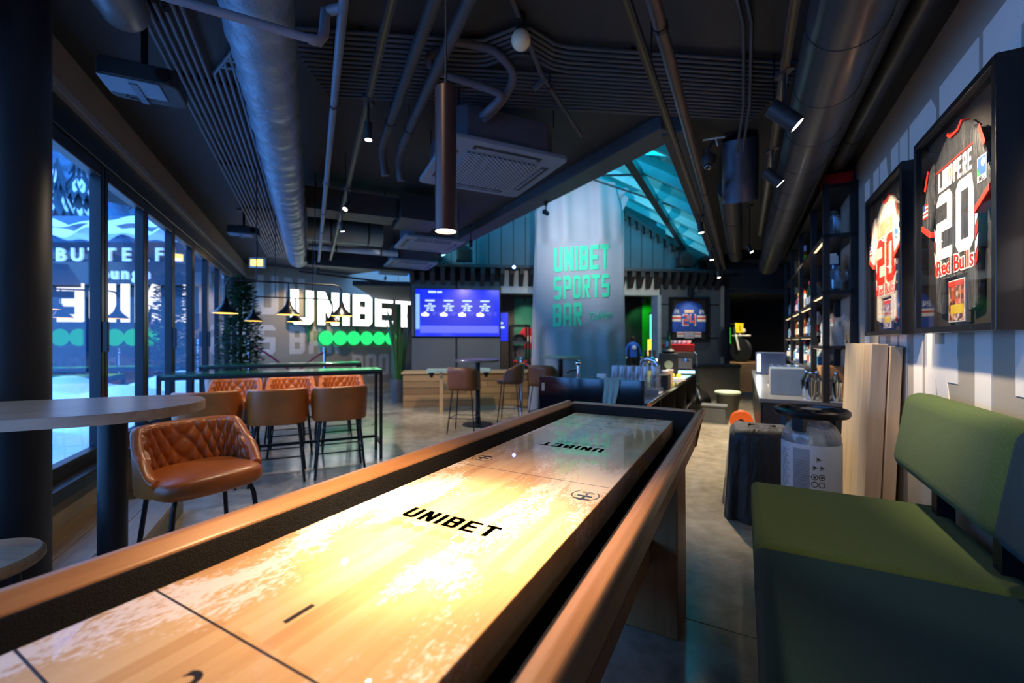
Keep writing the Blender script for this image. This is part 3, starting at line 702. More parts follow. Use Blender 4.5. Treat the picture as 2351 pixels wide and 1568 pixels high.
# ============================ keg, crate, covered table =======================
cr = thing('keg_crate', 'black plastic crate under the one-way beer keg', 'crate', A(.36, 3.16), RA)
M().rbox(-.17, .17, -.17, .17, 0, .3, .02).obj('crate_body', BLACKP, cr, bevel=.004)
for sg in (-1, 1): M().box(-.06, .06, sg*.171-.003, sg*.171+.003, .21, .25).obj('grip_slot', pm('slot_dark', '#050506', .8), cr)
kg = thing('beer_keg', 'clear plastic one-way beer keg with printed white label and black handle', 'keg', A(.36, 3.16, .3), RA)
KGL = glass('keg_plastic', (.80, .84, .86), 1.45, .05, .30, (.55, .58, .6))
M().lathe([(.02, .0), (.12, .005), (.15, .03), (.153, .07), (.153, .40), (.148, .445), (.128, .49), (.095, .52), (.06, .535), (.035, .54), (.035, .56), (.0, .56)], (0, 0, 0), 48, False).obj('keg_body', KGL, kg, smooth=60)
M().lathe([(.0, .03), (.10, .05), (.11, .12), (.09, .36), (.06, .46), (.0, .48)], (0, 0, 0), 30, False).obj('inner_bag', pm('keg_bag', '#9aa3a8', .3, .4, .15, 12, .3, 20), kg, smooth=60)
M().lathe([(.1545, .05), (.1545, .395)], (0, 0, 0), 48, False).obj('label_wrap', pm('keg_label', '#c3c8cf', .5, 0, .04), kg, smooth=60)
GRYP = pm('label_print', '#6b7480', .6); GRYB = pm('label_panel', '#8c96a3', .6); 
def wrap(m, a0, a1, z0, z1, r=.1552, n=6):
    m.grid(lambda u, v: (r*cos(a0+(a1-a0)*u), r*sin(a0+(a1-a0)*u), z0+(z1-z0)*v), n, 1); return m
af = math.atan2(-1, -.12)-.25      # side of the keg that faces the room
wrap(M(), af-.35, af+.22, .085, .37).obj('label_panel', GRYB, kg)
m = M()
for q in range(15): wrap(m, af-.30, af+.14+.05*((q*7) % 3), .10+q*.014, .104+q*.014, .1556)
m.obj('label_text', GRYP, kg)
m = M()
for q in range(20): wrap(m, af-.95, af-.52+.06*((q*5) % 3)-.1, .09+q*.0135, .094+q*.0135, .1556)
m.obj('label_text', GRYP, kg)
m = M()
for (da, z) in ((.42, .325),):
    pass
def ring(m, da, z, r, n=14):
    for q in range(n):
        t0, t1 = 2*pi*q/n, 2*pi*(q+1)/n
        def pt(t, rr): a = af+da+rr*cos(t)/.155; return (.1558*cos(a), .1558*sin(a), z+rr*sin(t))
        m.add([pt(t0, r), pt(t1, r), pt(t1, r*.78), pt(t0, r*.78)], [(0, 1, 2, 3)])
for (da, z) in ((.37, .215), (.60, .215), (.37, .172), (.60, .172)): ring(m, da, z, .017)
for (da, z) in ((.485, .315), (.37, .268), (.60, .268)): ring(m, da, z, .017, 3)
for (da, z) in ((.37, .215), (.60, .215), (.485, .318), (.37, .27), (.6, .27)):
    wrap(m, af+da-.035, af+da+.035, z-.006, z+.006, .1558, 2)
m.obj('label_symbol', BLACKP, kg)
hd = M(); hd.lathe([(.15, .545), (.185, .55), (.195, .565), (.195, .585), (.183, .595), (.168, .592), (.165, .57), (.15, .565), (.15, .545)], (0, 0, 0), 40, False)
for q in range(8):
    a = 2*pi*q/8; hd.T = Matrix.Rotation(a, 4, 'Z'); hd.box(.05, .17, -.008, .008, .572, .586); hd.T = None
hd.lathe([(.03, .56), (.055, .56), (.055, .59), (.0, .59)], (0, 0, 0), 20, False)
for a in (.5, 2.6, 4.2): hd.T = Matrix.Rotation(a, 4, 'Z'); hd.box(.128, .165, -.03, .03, .47, .56); hd.T = None
hd.obj('handle', pm('keg_black', '#0d0e11', .35), kg, smooth=40)
M().lathe([(.055, .5905), (.0, .5906)], (0, 0, 0), 20, False).obj('valve_cap', pm('valve_foil', '#9a9da0', .3, .5), kg)
ct = thing('covered_stool', 'low stool draped with black cloth beside the beer keg', 'stool', A(.12, 3.72), RA)
def dr(u, v):
    a = 2*pi*u; r = .10+.14*min(1, v*4) if v < .25 else .24+.06*(v-.25)+.018*sin(a*7)*(v-.2)+.012*sin(a*11+1)*v
    e = .45; z = .66 if v < .2 else .66-(v-.2)/.8*.65
    return (r*math.copysign(abs(cos(a))**e, cos(a))*.9, r*math.copysign(abs(sin(a))**e, sin(a))*.9, z+(.006*sin(a*3) if v < .3 else 0))
m = M(); m.grid(dr, 72, 16, True); m.add([(.05*cos(2*pi*i/12), .05*sin(2*pi*i/12), .66) for i in range(12)], [tuple(range(12))])
m.obj('black_cloth', cloth('black_cloth', '#08080a', .7), ct, smooth=70)
for sx in (-1, 1):
    for sy in (-1, 1): M().cyl((sx*.14, sy*.14, 0), (sx*.12, sy*.12, .63), .014).obj('leg', BLACK, ct)
M().rbox(-.17, .17, -.17, .17, .62, .652, .03).obj('seat', BLACKP, ct)
# ============================ column and oval table ===========================
col = struct(M().cyl((0, 0, .15), (0, 0, 3.14), .13, n=40).obj('column', pm('column_paint', '#16171c', .5, .1, .1), smooth=40)); col.location = (-2.29, 1.95, 0)
OAK = wood('dark_oak_top', '#80644a', '#9a7c5e', 0, .3, .3, 4); OAKE = wood('oak_edge', '#8d6f57', '#a88a70', 0, .45, .15, 5)
ov = thing('oval_bar_table', 'high bar table with rounded dark oak top beside the black column', 'bar table', (-1.59, 1.70, 0), RB)
def stadium(r, L, n=14): return [(r*cos(-pi/2+pi*i/n), r*sin(-pi/2+pi*i/n)) for i in range(n+1)]+[(-L, r), (-L, -r)]
m = M(); m.prism(stadium(.298, .62, 20), 1.05-.002, 1.05); m.obj('tabletop_veneer', OAK, ov)
m = M(); m.prism(stadium(.3, .62, 20), 1.012, 1.048); m.obj('tabletop', OAKE, ov, smooth=30)
M().cyl((0, 0, .02), (0, 0, 1.012), .046, n=28).obj('pole', pm('pole_black', '#14171c', .4, .3), ov, smooth=40)
M().lathe([(.22, 0), (.22, .012), (.2, .02), (.05, .024)], (0, 0, 0), 36).obj('base', BLACK, ov, smooth=40)
M().box(-.6, -.52, -.2, .2, .97, 1.012).obj('wall_bracket', BLACK, ov)
M().cyl((-.52, 0, .155), (-.52, 0, .97), .03, n=16).obj('pole', BLACK, ov, smooth=40)
# low round seat in the corner
ls = thing('round_stool', 'low stool with round wooden seat at the foot of the black column', 'stool', (-1.74, 1.36, 0))
M().lathe([(.0, .56), (.165, .56), (.175, .57), (.175, .588), (.165, .60), (.0, .60)], (0, 0, 0), 40, False).obj('seat', wood('stool_seat', '#7c6248', '#96785a', 0, .4, .2), ls, smooth=40)
for a in (45, 135, 225, 315): M().cyl((.10*cos(radians(a)), .10*sin(radians(a)), .56), (.15*cos(radians(a)), .15*sin(radians(a)), 0), .012).obj('leg', BLACK, ls)
# ============================ leather bar stools ==============================
LEA = pm('tan_leather', '#a3541c', .36, 0, .22, 5, .12, 160, coat=.25, croug=.25)
SADD = pm('saddle_leather', '#7a4420', .42, 0, .15, 6, .1, 160, coat=.15, croug=.3)
def shell_pt(ph, v, off):
    """ph: -1..1 round the back (0 = middle of the back, +y), v 0..1 up; off: outwards"""
    a = ph*radians(118); fx = sin(a); fy = cos(a)
    rx, ry = .232+off, .205+off
    e = .72; x = rx*math.copysign(abs(fx)**e, fx); y = ry*math.copysign(abs(fy)**e, fy)
    k = max(0, (abs(ph)-.50)/.50); top = .855-.215*(k*k*(3-2*k)); bot = .545+.035*k
    lean = .035*v*max(0, fy)
    return (x*(1+.05*v), y+lean, bot+(top-bot)*v)
def make_stool_meshes():
    m = M()
    def ring(u, v):
        # closed section: outer up, rim, inner down; v runs round the section
        ph = 2*u-1
        if v < .42: w = v/.42; return shell_pt(ph, w, .02)
        if v < .58:
            w = (v-.42)/.16; q = shell_pt(ph, 1, .02*cos(pi*w)); return (q[0], q[1], q[2]+.016*sin(pi*w))
        w = 1-(v-.58)/.42
        a = (ph*8+w*2.6); b = (ph*8-w*2.6)
        qd = .019*(abs(sin(a*pi/1))*abs(sin(b*pi/1)))**.45 if abs(ph) < .80 else .008
        return shell_pt(ph, w, -.022-qd+.004)
    m.grid(ring, 200, 84)
    n = 201
    m.f.append(tuple(j*n for j in range(85))); m.mi.append(0); m.f.append(tuple(j*n+200 for j in reversed(range(85)))); m.mi.append(0)
    back = m.mesh('backrest', LEA, 50)
    m = M()
    def sp(a, e): return math.copysign(abs(a)**e, a)
    def cush(u, v):
        a = 2*pi*u; t = -pi/2+pi*v
        x = .222*sp(cos(t), .3)*sp(cos(a), .55); y = .215*sp(cos(t), .3)*sp(sin(a), .55)-.035
        z = .60+.05*sp(sin(t), .6)+.012*(1-(x/.25)**2)*(1 if t > 0 else 0)
        return (x*(1.08 if y < 0 else 1), y, z)
    m.grid(cush, 52, 16, True); seat = m.mesh('seat', LEA, 60)
    legs = []
    for sx in (-1, 1):
        for sy in (-1, 1):
            m = M(); m.tube([(sx*.11, sy*.10, .555), (sx*.165, sy*.15-.01, .55), (sx*.178, sy*.165-.01, .50), (sx*.225, sy*.215-.01, 0.0)], .0115, 10); legs.append(m.mesh('leg', BLACK, 50))
    m = M(); z = .235; k = 1-z/.5; q = [(sx*(.225-.047*(z/.5)), sy*(.215-.05*(z/.5))-.01, z) for sx, sy in ((-1, -1), (1, -1), (1, 1), (-1, 1))]
    for i in range(4): m.tube([q[i], q[(i+1) % 4]], .007, 8)
    foot = m.mesh('footrest', BLACK, 50)
    m = M(); m.rbox(-.17, .17, -.16, .15, .545, .557, .05); under = m.mesh('seat_base', BLACK)
    return back, seat, legs, foot, under
STM = make_stool_meshes()
def stool(x, y, face, label, group, first=True):
    """face: direction (deg, 0 = +x) the sitter looks"""
    t = thing('bar_stool', label, 'bar stool', (x, y, 0), radians(face+90), group)
    place('backrest', STM[0], t); place('seat', STM[1], t); place('seat_base', STM[4], t); place('footrest', STM[3], t)
    for lg in STM[2]: place('leg', lg, t)
    return t
stool(-1.62, 2.22, -33, 'tan quilted leather bar stool standing alone beside the rounded oak table', 'leather bar stools')
FB_ = 90+25.2        # looking away from the camera along the windows
for x, y in ((-1.73, 4.28), (-2.215, 4.05), (-2.71, 3.82)):
    stool(x, y, FB_, 'tan leather bar stool tucked under the wide green table, smooth back to the shuffleboard', 'stools along the outer side of the wider green table')
for k in range(3):
    x, y = -2.10-.905*.56*k, 5.27-.426*.56*k
    stool(x, y, FB_+180, 'leather bar stool between the green tables, quilted inner back facing the wide table', 'stools between the green tables')
for x, y in ((-2.47, 5.89), (-2.99, 5.64), (-3.54, 5.38)):
    stool(x, y, FB_, 'tan leather bar stool tucked into the farther, shorter green table', 'stools at the shorter green table')
# ============================ green bar tables ================================
GTOP = pm('green_tabletop', '#14503c', .16, 0, .08, 4, coat=.6, croug=.08)
def bar_table(corner, L, Wd, z, lab):
    t = thing('bar_table', lab, 'bar table', corner, radians(25.2)+pi)      # local +x runs towards the windows, -y towards the room's far side
    M().box(0, L, -Wd, 0, z-.022, z).obj('tabletop', GTOP, t, bevel=.002)
    for nm, q in (('apron', (0, L, -.025, 0)), ('apron', (0, L, -Wd, -Wd+.025)), ('apron', (0, .025, -Wd, 0)), ('apron', (L-.025, L, -Wd, 0))):
        M().box(q[0], q[1], q[2], q[3], z-.052, z-.022).obj(nm, BLACK, t)
    for x in (0, L-.03):
        for y in (-.03, -Wd): M().box(x, x+.03, y, y+.03, 0, z-.052).obj('leg', BLACK, t)
        M().box(x, x+.03, -Wd+.03, -.03, .15, .18).obj('stretcher', BLACK, t)
    M().box(.03, L-.03, -Wd, -Wd+.03, .15, .18).obj('stretcher', BLACK, t)
    return t
bar_table((-1.44, 4.75, 0), 2.0, .45, .99, 'wide high bar table with glossy green top and black frame by the windows')
bar_table((-2.23, 6.33, 0), 1.98, .45, .99, 'second green topped high bar table, behind the wide one')
# ============================ dome lamps over the green tables ================
DOME = pm('dome_black', '#121317', .35, .3); 
dome = M(); dome.lathe([(.115, 0), (.112, .006), (.085, .035), (.05, .07), (.03, .105), (.022, .14), (.016, .15), (.016, .165), (0, .165)], (0, 0, 0), 32, False)
dome_me = dome.mesh('shade', DOME, 50)
inn = M(); inn.lathe([(.111, .001), (.083, .03), (.048, .064), (.0, .085)], (0, 0, 0), 32, False)
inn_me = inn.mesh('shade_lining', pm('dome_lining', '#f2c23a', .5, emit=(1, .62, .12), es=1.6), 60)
bulb = M(); bulb.ball((0, 0, .035), .028, 12, 8); bulb_me = bulb.mesh('bulb', glow('warm_bulb', (1, .74, .36), 14), 60)
def dome_set(mid, ts, zb, lab):
    t = thing('pendant_light_bar', lab, 'pendant lamp', (mid[0], mid[1], 0), radians(25.2)+pi)
    zr = zb+.34
    M().tube([(ts[0]-.02, 0, zb+.16), (ts[0]-.02, 0, zr-.06), (ts[0], 0, zr-.015), (ts[0]+.05, 0, zr), (ts[-1]-.05, 0, zr), (ts[-1], 0, zr-.015), (ts[-1]+.02, 0, zr-.06), (ts[-1]+.02, 0, zb+.16)], .009, 8).obj('rail', BLACK, t, smooth=50)
    for x in (ts[0]+.25, ts[-1]-.25): M().cyl((x, 0, zr), (x, 0, 3.14), .005, n=8).obj('hanger', BLACK, t)
    for k, x in enumerate(ts):
        xx = x+(-.02 if k == 0 else (.02 if k == len(ts)-1 else 0))
        for nm, me in (('shade', dome_me), ('shade_lining', inn_me), ('bulb', bulb_me)): place(nm, me, t).location = (xx, 0, zb)
        if 0 < k < len(ts)-1: M().cyl((xx, 0, zb+.16), (xx, 0, zr), .008, n=8).obj('stem', BLACK, t)
        p = t.matrix_basis @ Vector((xx, 0, zb-.01)); a = radians(25.2)+pi
        p = Vector((mid[0]+xx*cos(a), mid[1]+xx*sin(a), zb-.01))
        lamp('SPOT', 'dome_lamp_light', p, 5, (1, .72, .38), .05, (p.x, p.y, 0), 140, .6)
dome_set((-1.54, 4.95), (.425, .934, 1.477), 1.585, 'black rail with three black dome lamps hung over the wide green table')
dome_set((-2.33, 6.53), (.404, .878, 1.38), 1.585, 'black rail with three black dome lamps hung over the shorter green table')
# ============================ illuminated sign ================================
sg = thing('illuminated_sign', 'large white illuminated letter sign with six green discs on the far wall', 'sign', D(0, 0), RD)
LETW = glow('sign_white', (1, 1, 1), 1.5); GDISC = glow('sign_green', (.02, .9, .22), .55); CAN = pm('letter_can', '#1f8050', .5)  # green light on the letter sides is put into the can colour
x = .95; hh = .86
for ch in 'UNIBET':
    gl, w_ = glyph(ch, .64, .22); m = M(); m2 = M()
    for poly in gl:
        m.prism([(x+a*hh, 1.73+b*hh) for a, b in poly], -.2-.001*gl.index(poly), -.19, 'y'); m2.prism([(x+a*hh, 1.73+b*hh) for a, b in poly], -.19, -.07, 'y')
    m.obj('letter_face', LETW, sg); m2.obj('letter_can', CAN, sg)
    x += (w_+.115)*hh
for k in range(6):
    cc = (1.82+k*.372, 0, 1.39)
    m = M(); m.T = Matrix.Translation(cc) @ Matrix.Rotation(pi/2, 4, 'X'); m.lathe([(0, .2), (.18, .2), (.19, .19), (.19, .185)], (0, 0, 0), 32, False); m.obj('disc_face', GDISC, sg)
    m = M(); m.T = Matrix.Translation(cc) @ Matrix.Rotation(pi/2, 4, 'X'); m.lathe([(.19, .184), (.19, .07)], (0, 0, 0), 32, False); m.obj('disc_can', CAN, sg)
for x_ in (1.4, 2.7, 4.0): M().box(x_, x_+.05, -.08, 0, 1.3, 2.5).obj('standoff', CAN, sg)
# ============================ plants ==========================================
def leafy(t, n, r, z0, z1, mat, sz, name='leaf_mass'):
    m = M()
    for q in range(n):
        z = z0+(z1-z0)*RND.random(); k = 1-.6*((z-z0)/(z1-z0))**2; a = RND.random()*2*pi; rr = r*k*sqrt(RND.random())
        p = Vector((rr*cos(a), rr*sin(a), z)); d = Vector((cos(a)+RND.uniform(-.5, .5), sin(a)+RND.uniform(-.5, .5), RND.uniform(-.4, .6))).normalized()
        s_ = Vector((0, 0, 1)).cross(d).normalized()*sz*.4; m.add([p, p+d*sz*.5+s_, p+d*sz, p+d*sz*.5-s_], [(0, 1, 2, 3)])
    o = m.obj(name, mat, t); o['kind'] = 'stuff'; return o
bt = thing('artificial_tree', 'bushy dark green tree in a pot by the corner of the windows', 'plant', B(-1.02, 8.0))
M().lathe([(.16, 0), (.2, .36), (.17, .36), (.165, .3)], (0, 0, 0), 24).obj('pot', DARKG, bt, smooth=40)
M().cyl((0, 0, .3), (0, 0, 2.1), .03, .015).obj('trunk', pm('tree_bark', '#40352a', .9), bt)
leafy(bt, 3600, .34, .55, 2.3, pm('tree_leaf', '#2a4a2c', .5, 0, .4, 9), .085)
sp_ = thing('snake_plant', 'tall snake plant with upright green blades in a grey pot', 'plant', (-2.44, 9.15, 0))
M().lathe([(.13, 0), (.17, .5), (.15, .5), (.14, .44)], (0, 0, 0), 28).obj('pot', pm('grey_pot', '#5c5f60', .7), sp_, smooth=40)
M().lathe([(.0, .44), (.145, .44)], (0, 0, 0), 20, False).obj('soil', pm('soil', '#2a211a', .95), sp_)
SNK = pm('snake_leaf', '#3c6a40', .45, 0, .35, 14, stretch=(1, 1, 4))
for q in range(22):
    a = q*2.4; r0 = .03+.09*RND.random(); L_ = .9+.75*RND.random(); ln = .06+.14*RND.random(); d = Vector((cos(a), sin(a), 0)); s_ = Vector((-sin(a+.7), cos(a+.7), 0))
    m = M(); w_ = .026
    def bl(u, v): return d*(r0+ln*v*v*L_)+s_*(u-.5)*2*w_*(min(1, 4*(1-v))**.7)*(.6+.4*min(1, v*4))+Vector((0, 0, .44+L_*v))+d*(.008*(1-abs(2*u-1)))
    m.grid(bl, 2, 8); m.obj('blade', SNK, sp_)
# ============================ rope posts ======================================
def stanchion(p, h, label, rope_to):
    t = thing('rope_stanchion', label, 'stanchion', p)
    M().lathe([(.16, 0), (.16, .012), (.06, .03), (.03, .05)], (0, 0, 0), 28).obj('base', CHROME, t, smooth=40)
    M().cyl((0, 0, .03), (0, 0, h-.08), .025, n=18).obj('post', CHROME, t, smooth=40)
    m = M(); m.lathe([(.03, h-.1), (.035, h-.09), (.035, h-.05), (.03, h-.04)], (0, 0, 0), 18); m.ball((0, 0, h-.01), .036, 16, 10); m.obj('finial', CHROME, t, smooth=60)
    r = Vector(rope_to); pts = [Vector((r.x*k/8, r.y*k/8, (h-.08)+r.z*k/8-.35*sin(pi*min(1, k/8)*.5)*(k/8 if k < 8 else 1)*.6)) for k in range(9)]
    M().tube(pts, .02, 10).obj('rope', pm('red_velvet', '#b0121c', .8, sheen=.5), t, smooth=60)
stanchion(P(572, 800, 8.0).xy.to_3d(), 1.33, 'chrome rope post with red rope before the painted letters', (.65, .35, -.35))
stanchion(P(745, 800, 9.2).xy.to_3d(), 1.16, 'chrome rope post with red rope below the green discs', (-.7, -.1, -.35))
stanchion(P(1197, 900, 8.4).xy.to_3d(), .97, 'chrome rope post with red rope beside the timber low wall', (.55, -.05, -.2))
# ============================ timber low wall, screens ========================
lw = struct(M().box(0, 3.05, .03, .55, 0, .66).obj('wall_low', pm('low_wall_core', '#6b5236', .7), loc=C(-2.25, -.62), rz=RC))
for r_ in range(5):
    x = 0
    while x < 3.05:
        L_ = min(3.05-x, (1.1, .75, 1.4, .9, 1.25)[(r_*2+int(x*3)) % 5]); m = M(); m.box(x+.003, x+L_-.003, .0, .03, r_*.128+.004, r_*.128+.124)
        m.obj('cladding_plank', wood('oak_clad_%d' % ((r_+int(x*2)) % 3), ('#8a6a44', '#9a7850', '#7d5f3e')[(r_+int(x*2)) % 3], ('#a5835a', '#b08c60', '#957450')[(r_+int(x*2)) % 3], 0, .5, .1), lw); x += L_
M().box(-.03, 3.08, -.02, .56, .655, .70).obj('coping', wood('oak_coping', '#a98a60', '#c4a678', 0, .5, .1), lw, bevel=.004)
def screen(name, lab, x0, x1, z0, z1, loc, rz, full):
    t = thing(name, lab, 'television', loc, rz)
    M().box(x0, x1, -.06, 0, z0, z1).obj('casing', BLACKP, t, bevel=.006)
    w, h = x1-x0, z1-z0; e = .012
    m, N, L, b = newmat('screen_image_'+str(full)); v = coords(N, L, (1.2, 1, .35)); f = noise(N, L, v, 1.6, 2)
    L.new(ramp(N, L, f, [(.3, (.003, .015, .95)), (.55, (.015, .035, 1.)), (.8, (.06, .09, 1.)) ]), b.inputs['Emission Color']); b.inputs['Emission Strength'].default_value = .55
    b.inputs['Base Color'].default_value = (.02, .02, .03, 1); b.inputs['Roughness'].default_value = .2
    M().box(x0+e, x1-e, -.062, -.06, z0+e, z1-e).obj('screen', m, t)
    if not full: 
        q = glow('screen_text', (.55, .75, 1), .6); M().box(x0+.1, x1-.1, -.063, -.062, z0+h*.45, z0+h*.52).obj('screen_line', q, t); M().box(x0+.12, x1-.14, -.063, -.062, z0+h*.6, z0+h*.66).obj('screen_line', q, t); return
    def at(u, v): return x0+w*u, z1-h*v
    TXT = glow('screen_text', (.55, .75, 1), .6); WHT = glow('screen_white', (1, 1, 1), .8); NVY = glow('screen_navy', (.0, .012, .75), .5); LIL = glow('screen_lilac', (.13, .16, 1), .5); SKY = glow('screen_sky', (.25, .5, 1), .55)
    def rect(u0, u1, v0, v1, mat, y=-.0625, nm='screen_field'):
        a, b_ = at(u0, v1); c_, d = at(u1, v0); M().box(a, c_, y, -.062, b_, d).obj(nm, mat, t)
    rect(.075, .93, .22, .75, NVY); rect(.0+.01, .055, .12, .84, SKY); rect(.06, .985, .77, .92, LIL)
    def words(s, u, v, size, mat=TXT):
        vs, fs = txt(s, size, .002); m = M(); m.add(vs, fs); o = m.obj('screen_text', mat, t); a, b_ = at(u, v); o.location = (a, -.0632, b_)
    def dash(u, v, wd, hg=.016): rect(u-wd/2, u+wd/2, v-hg, v+hg, TXT, -.0632, 'screen_text')
    dash(.20, .07, .09, .022); dash(.285, .072, .06, .02)
    for k, tp in enumerate(('0° C', '+2° C', '+3° C', '+2° C')):
        u = .175+k*.215
        dash(u, .25, .11, .018); dash(u, .32, .04); dash(u-.035, .36, .06); dash(u+.035, .362, .06); dash(u-.02, .405, .035); dash(u+.022, .405, .03); dash(u-.03, .45, .03); dash(u+.025, .45, .045)
        words(tp, u+.08, .55, .09, LIL)
        a, b_ = at(u-.055, .53); m = M(); m.ball((a, -.063, b_), .045, 14, 8, sy=.02); m.ball((a-.05, -.063, b_-.012), .034, 14, 8, sy=.02); m.ball((a+.05, -.063, b_-.014), .032, 14, 8, sy=.02); m.ball((a, -.063, b_-.02), .04, 14, 8, sy=.02, sx=1.8, sz=.7); m.obj('cloud_icon', WHT, t)
screen('wall_television', 'large wall television with a blue weather forecast above the timber low wall', -2.07, -.27, 1.40, 2.42, C(0, .02), RC, True)
screen('passage_television', 'tall blue screen in the opening behind the large television', .02, .34, 1.30, 2.06, C(-.18, 1.9), RC, False)
# ============================ game table, round bar tables ====================
gt = thing('game_table', 'pale topped game table on wooden legs before the timber low wall', 'table', (-.98, 7.9, 0), RC)
M().rbox(-.58, .58, -.22, .22, .74, .80, .03).obj('tabletop', pm('pale_teal_top', '#9fb8b4', .2, coat=.5), gt, bevel=.006)
for x in (-.5, .5):
    M().prism([(x-.06, .74), (x+.06, .74), (x+.02, .64), (x-.02, .64)], -.03, .03, 'y').obj('bracket', BLACKP, gt)
for x, y in ((-.32, -.14), (-.32, .14), (.32, -.14), (.32, .14)): M().box(x-.03, x+.03, y-.03, y+.03, 0, .74).obj('leg', wood('beech_leg', '#b08e66', '#c9a77c', 2, .5, .1), gt)
M().box(-.32, .32, -.02, .02, .4, .52).obj('stretcher', MATS['beech_leg'], gt)
def round_table(p, r, z, lab, mat):
    t = thing('round_bar_table', lab, 'bar table', p)
    M().lathe([(0, z-.035), (r-.01, z-.035), (r, z-.028), (r, z-.006), (r-.006, z), (0, z)], (0, 0, 0), 40, False).obj('tabletop', mat, t, smooth=30)
    M().cyl((0, 0, .02), (0, 0, z-.035), .038, n=20).obj('pole', BLACK, t, smooth=40); M().lathe([(.24, 0), (.24, .012), (.05, .025)], (0, 0, 0), 32).obj('base', BLACK, t, smooth=40)
round_table((-.535, 6.67, 0), .355, 1.02, 'round high bar table on a black pole in front of the game table', wood('round_top_brown', '#5a4636', '#6e5845', 0, .2, .5))
round_table((.79, 6.95, 0), .31, 1.06, 'round pale wood bar table beside the draped column', wood('round_top_pale', '#a89070', '#c0a888', 0, .4, .2))
def shell_stool(p, face, lab):
    t = thing('shell_stool', lab, 'bar stool', p, radians(face+90))
    m = M()
    def sh(u, v):
        ph = (2*u-1)*radians(112); k = max(0, (abs(2*u-1)-.45)/.55); top = .94-.17*k*k; e = .7
        return (.20*math.copysign(abs(sin(ph))**e, sin(ph)), .19*math.copysign(abs(cos(ph))**e, cos(ph))+.03*v, .62+(top-.62)*v)
    m.grid(sh, 32, 6); o = m.obj('backrest', SADD, t, smooth=60); s_ = o.modifiers.new('thick', 'SOLIDIFY'); s_.thickness = .025
    M().rbox(-.20, .20, -.20, .17, .61, .67, .08).obj('seat', SADD, t, bevel=.015)
    for sx in (-1, 1):
        for sy in (-1, 1): M().tube([(sx*.14, sy*.12, .61), (sx*.20, sy*.18, 0)], .009, 8).obj('leg', BLACK, t)
    q = [(sx*.178, sy*.158, .22) for sx, sy in ((-1, -1), (1, -1), (1, 1), (-1, 1))]; m = M()
    for i in range(4): m.tube([q[i], q[(i+1) % 4]], .006, 6)
    m.obj('footrest', BLACK, t)
shell_stool((-.68, 6.12, 0), 78, 'brown shell backed bar stool with its back to the shuffleboard, at the round brown table')
shell_stool((-.03, 7.05, 0), 172, 'brown shell backed bar stool seen side on between the two round tables')
shell_stool((.50, 6.65, 0), 60, 'brown shell backed bar stool half hidden behind the glossy black bar panel')
# ============================ air ducts and pipes =============================
FOIL = pm('insulated_duct', '#6f7f8e', .42, .25, .18, 5, 1., 16)
def bline(n, s0, s1, z): return [B(n, s0, z), B(n, s1, z)]
def aline(n, s0, s1, z): return [A(n, s0, z), A(n, s1, z)]
def run(name, lab, cat, pts, r, mat, n=16, hang=None, group=None, zc=3.14):
    """a duct or pipe with its straps to the ceiling"""
    o = thing(name, lab, cat, (0, 0, 0), 0, group)
    M().tube(pts, r, n).obj('run', mat, o, smooth=50)
    rr = max(r) if isinstance(r, (list, tuple)) else r
    ps = [Vector(q) for q in pts]; tot = sum((ps[i+1]-ps[i]).length for i in range(len(ps)-1))
    for k in (hang or ()):
        rest = k*tot
        for a, b in zip(ps, ps[1:]):
            if rest <= (b-a).length: break
            rest -= (b-a).length
        d = (b-a).normalized(); p = a+d*rest
        M().tube([p-d*.012, p+d*.012], rr+.004, n).obj('strap', BLACK, o)
        M().cyl(p, (p.x, p.y, zc), .004, n=6).obj('hanger', BLACK, o)
    return o
dk = thing('insulated_air_duct', 'thick wrinkled insulated air duct running along the ceiling above the green tables', 'duct')
m = M(); p0, p1 = B(-.217, .6, 2.80), B(-.217, 8.7, 2.80); pts = []; rs = []
for k in range(140):
    f = k/139; pts.append(p0.lerp(p1, f)); rs.append(.152+.006*sin(k*1.9)+.004*sin(k*.83+1))
m.tube(pts, rs, 28); m.obj('run', FOIL, dk, smooth=60)
for s_ in (1.5, 3.5, 5.5, 7.5): M().tube([B(-.217, s_, 2.95), B(-.217, s_, 3.14)], .006, 6).obj('hanger', BLACK, dk)
run('capped_air_duct', 'short capped steel duct above the projector', 'duct', [B(-.83, .4, 2.93), B(-.83, 2.55, 2.93), B(-.83, 2.72, 2.93), B(-.83, 2.80, 2.93)], [.11, .11, .10, .05], pm('pale_duct', '#6f7478', .4, .4), 24, (.6,))
# conduit bundle along the windows
CND = pm('conduit_grey', '#5a6470', .45, .2)
for k in range(13):
    n_ = -.84+k*.042
    st = 2.75+.05*((k*5) % 4) if k < 6 else 3.0+.09*(12-k)
    pts = [B(n_, st, 3.10), B(n_, 10.4, 3.10)] if k < 6 else [B(-.2+.0*k, st-.25, 3.10), B(n_+.05, st-.2, 3.10), B(n_, st-.1, 3.10), B(n_, 10.4, 3.10)]
    o = thing('conduit', 'grey conduit in the bundle running beside the windows', 'conduit', (0, 0, 0), 0, 'conduits along the windows')
    M().tube(pts, .0125, 8).obj('run', CND, o, smooth=50)
for s_ in (3.6, 5.2, 6.8, 8.4):
    o = tag(M().box(-.87, -.30, s_, s_+.04, 3.113, 3.14).obj('conduit_bracket', BLACK, rz=RB), 'flat bracket carrying the conduits beside the windows', 'bracket', 'conduit brackets')
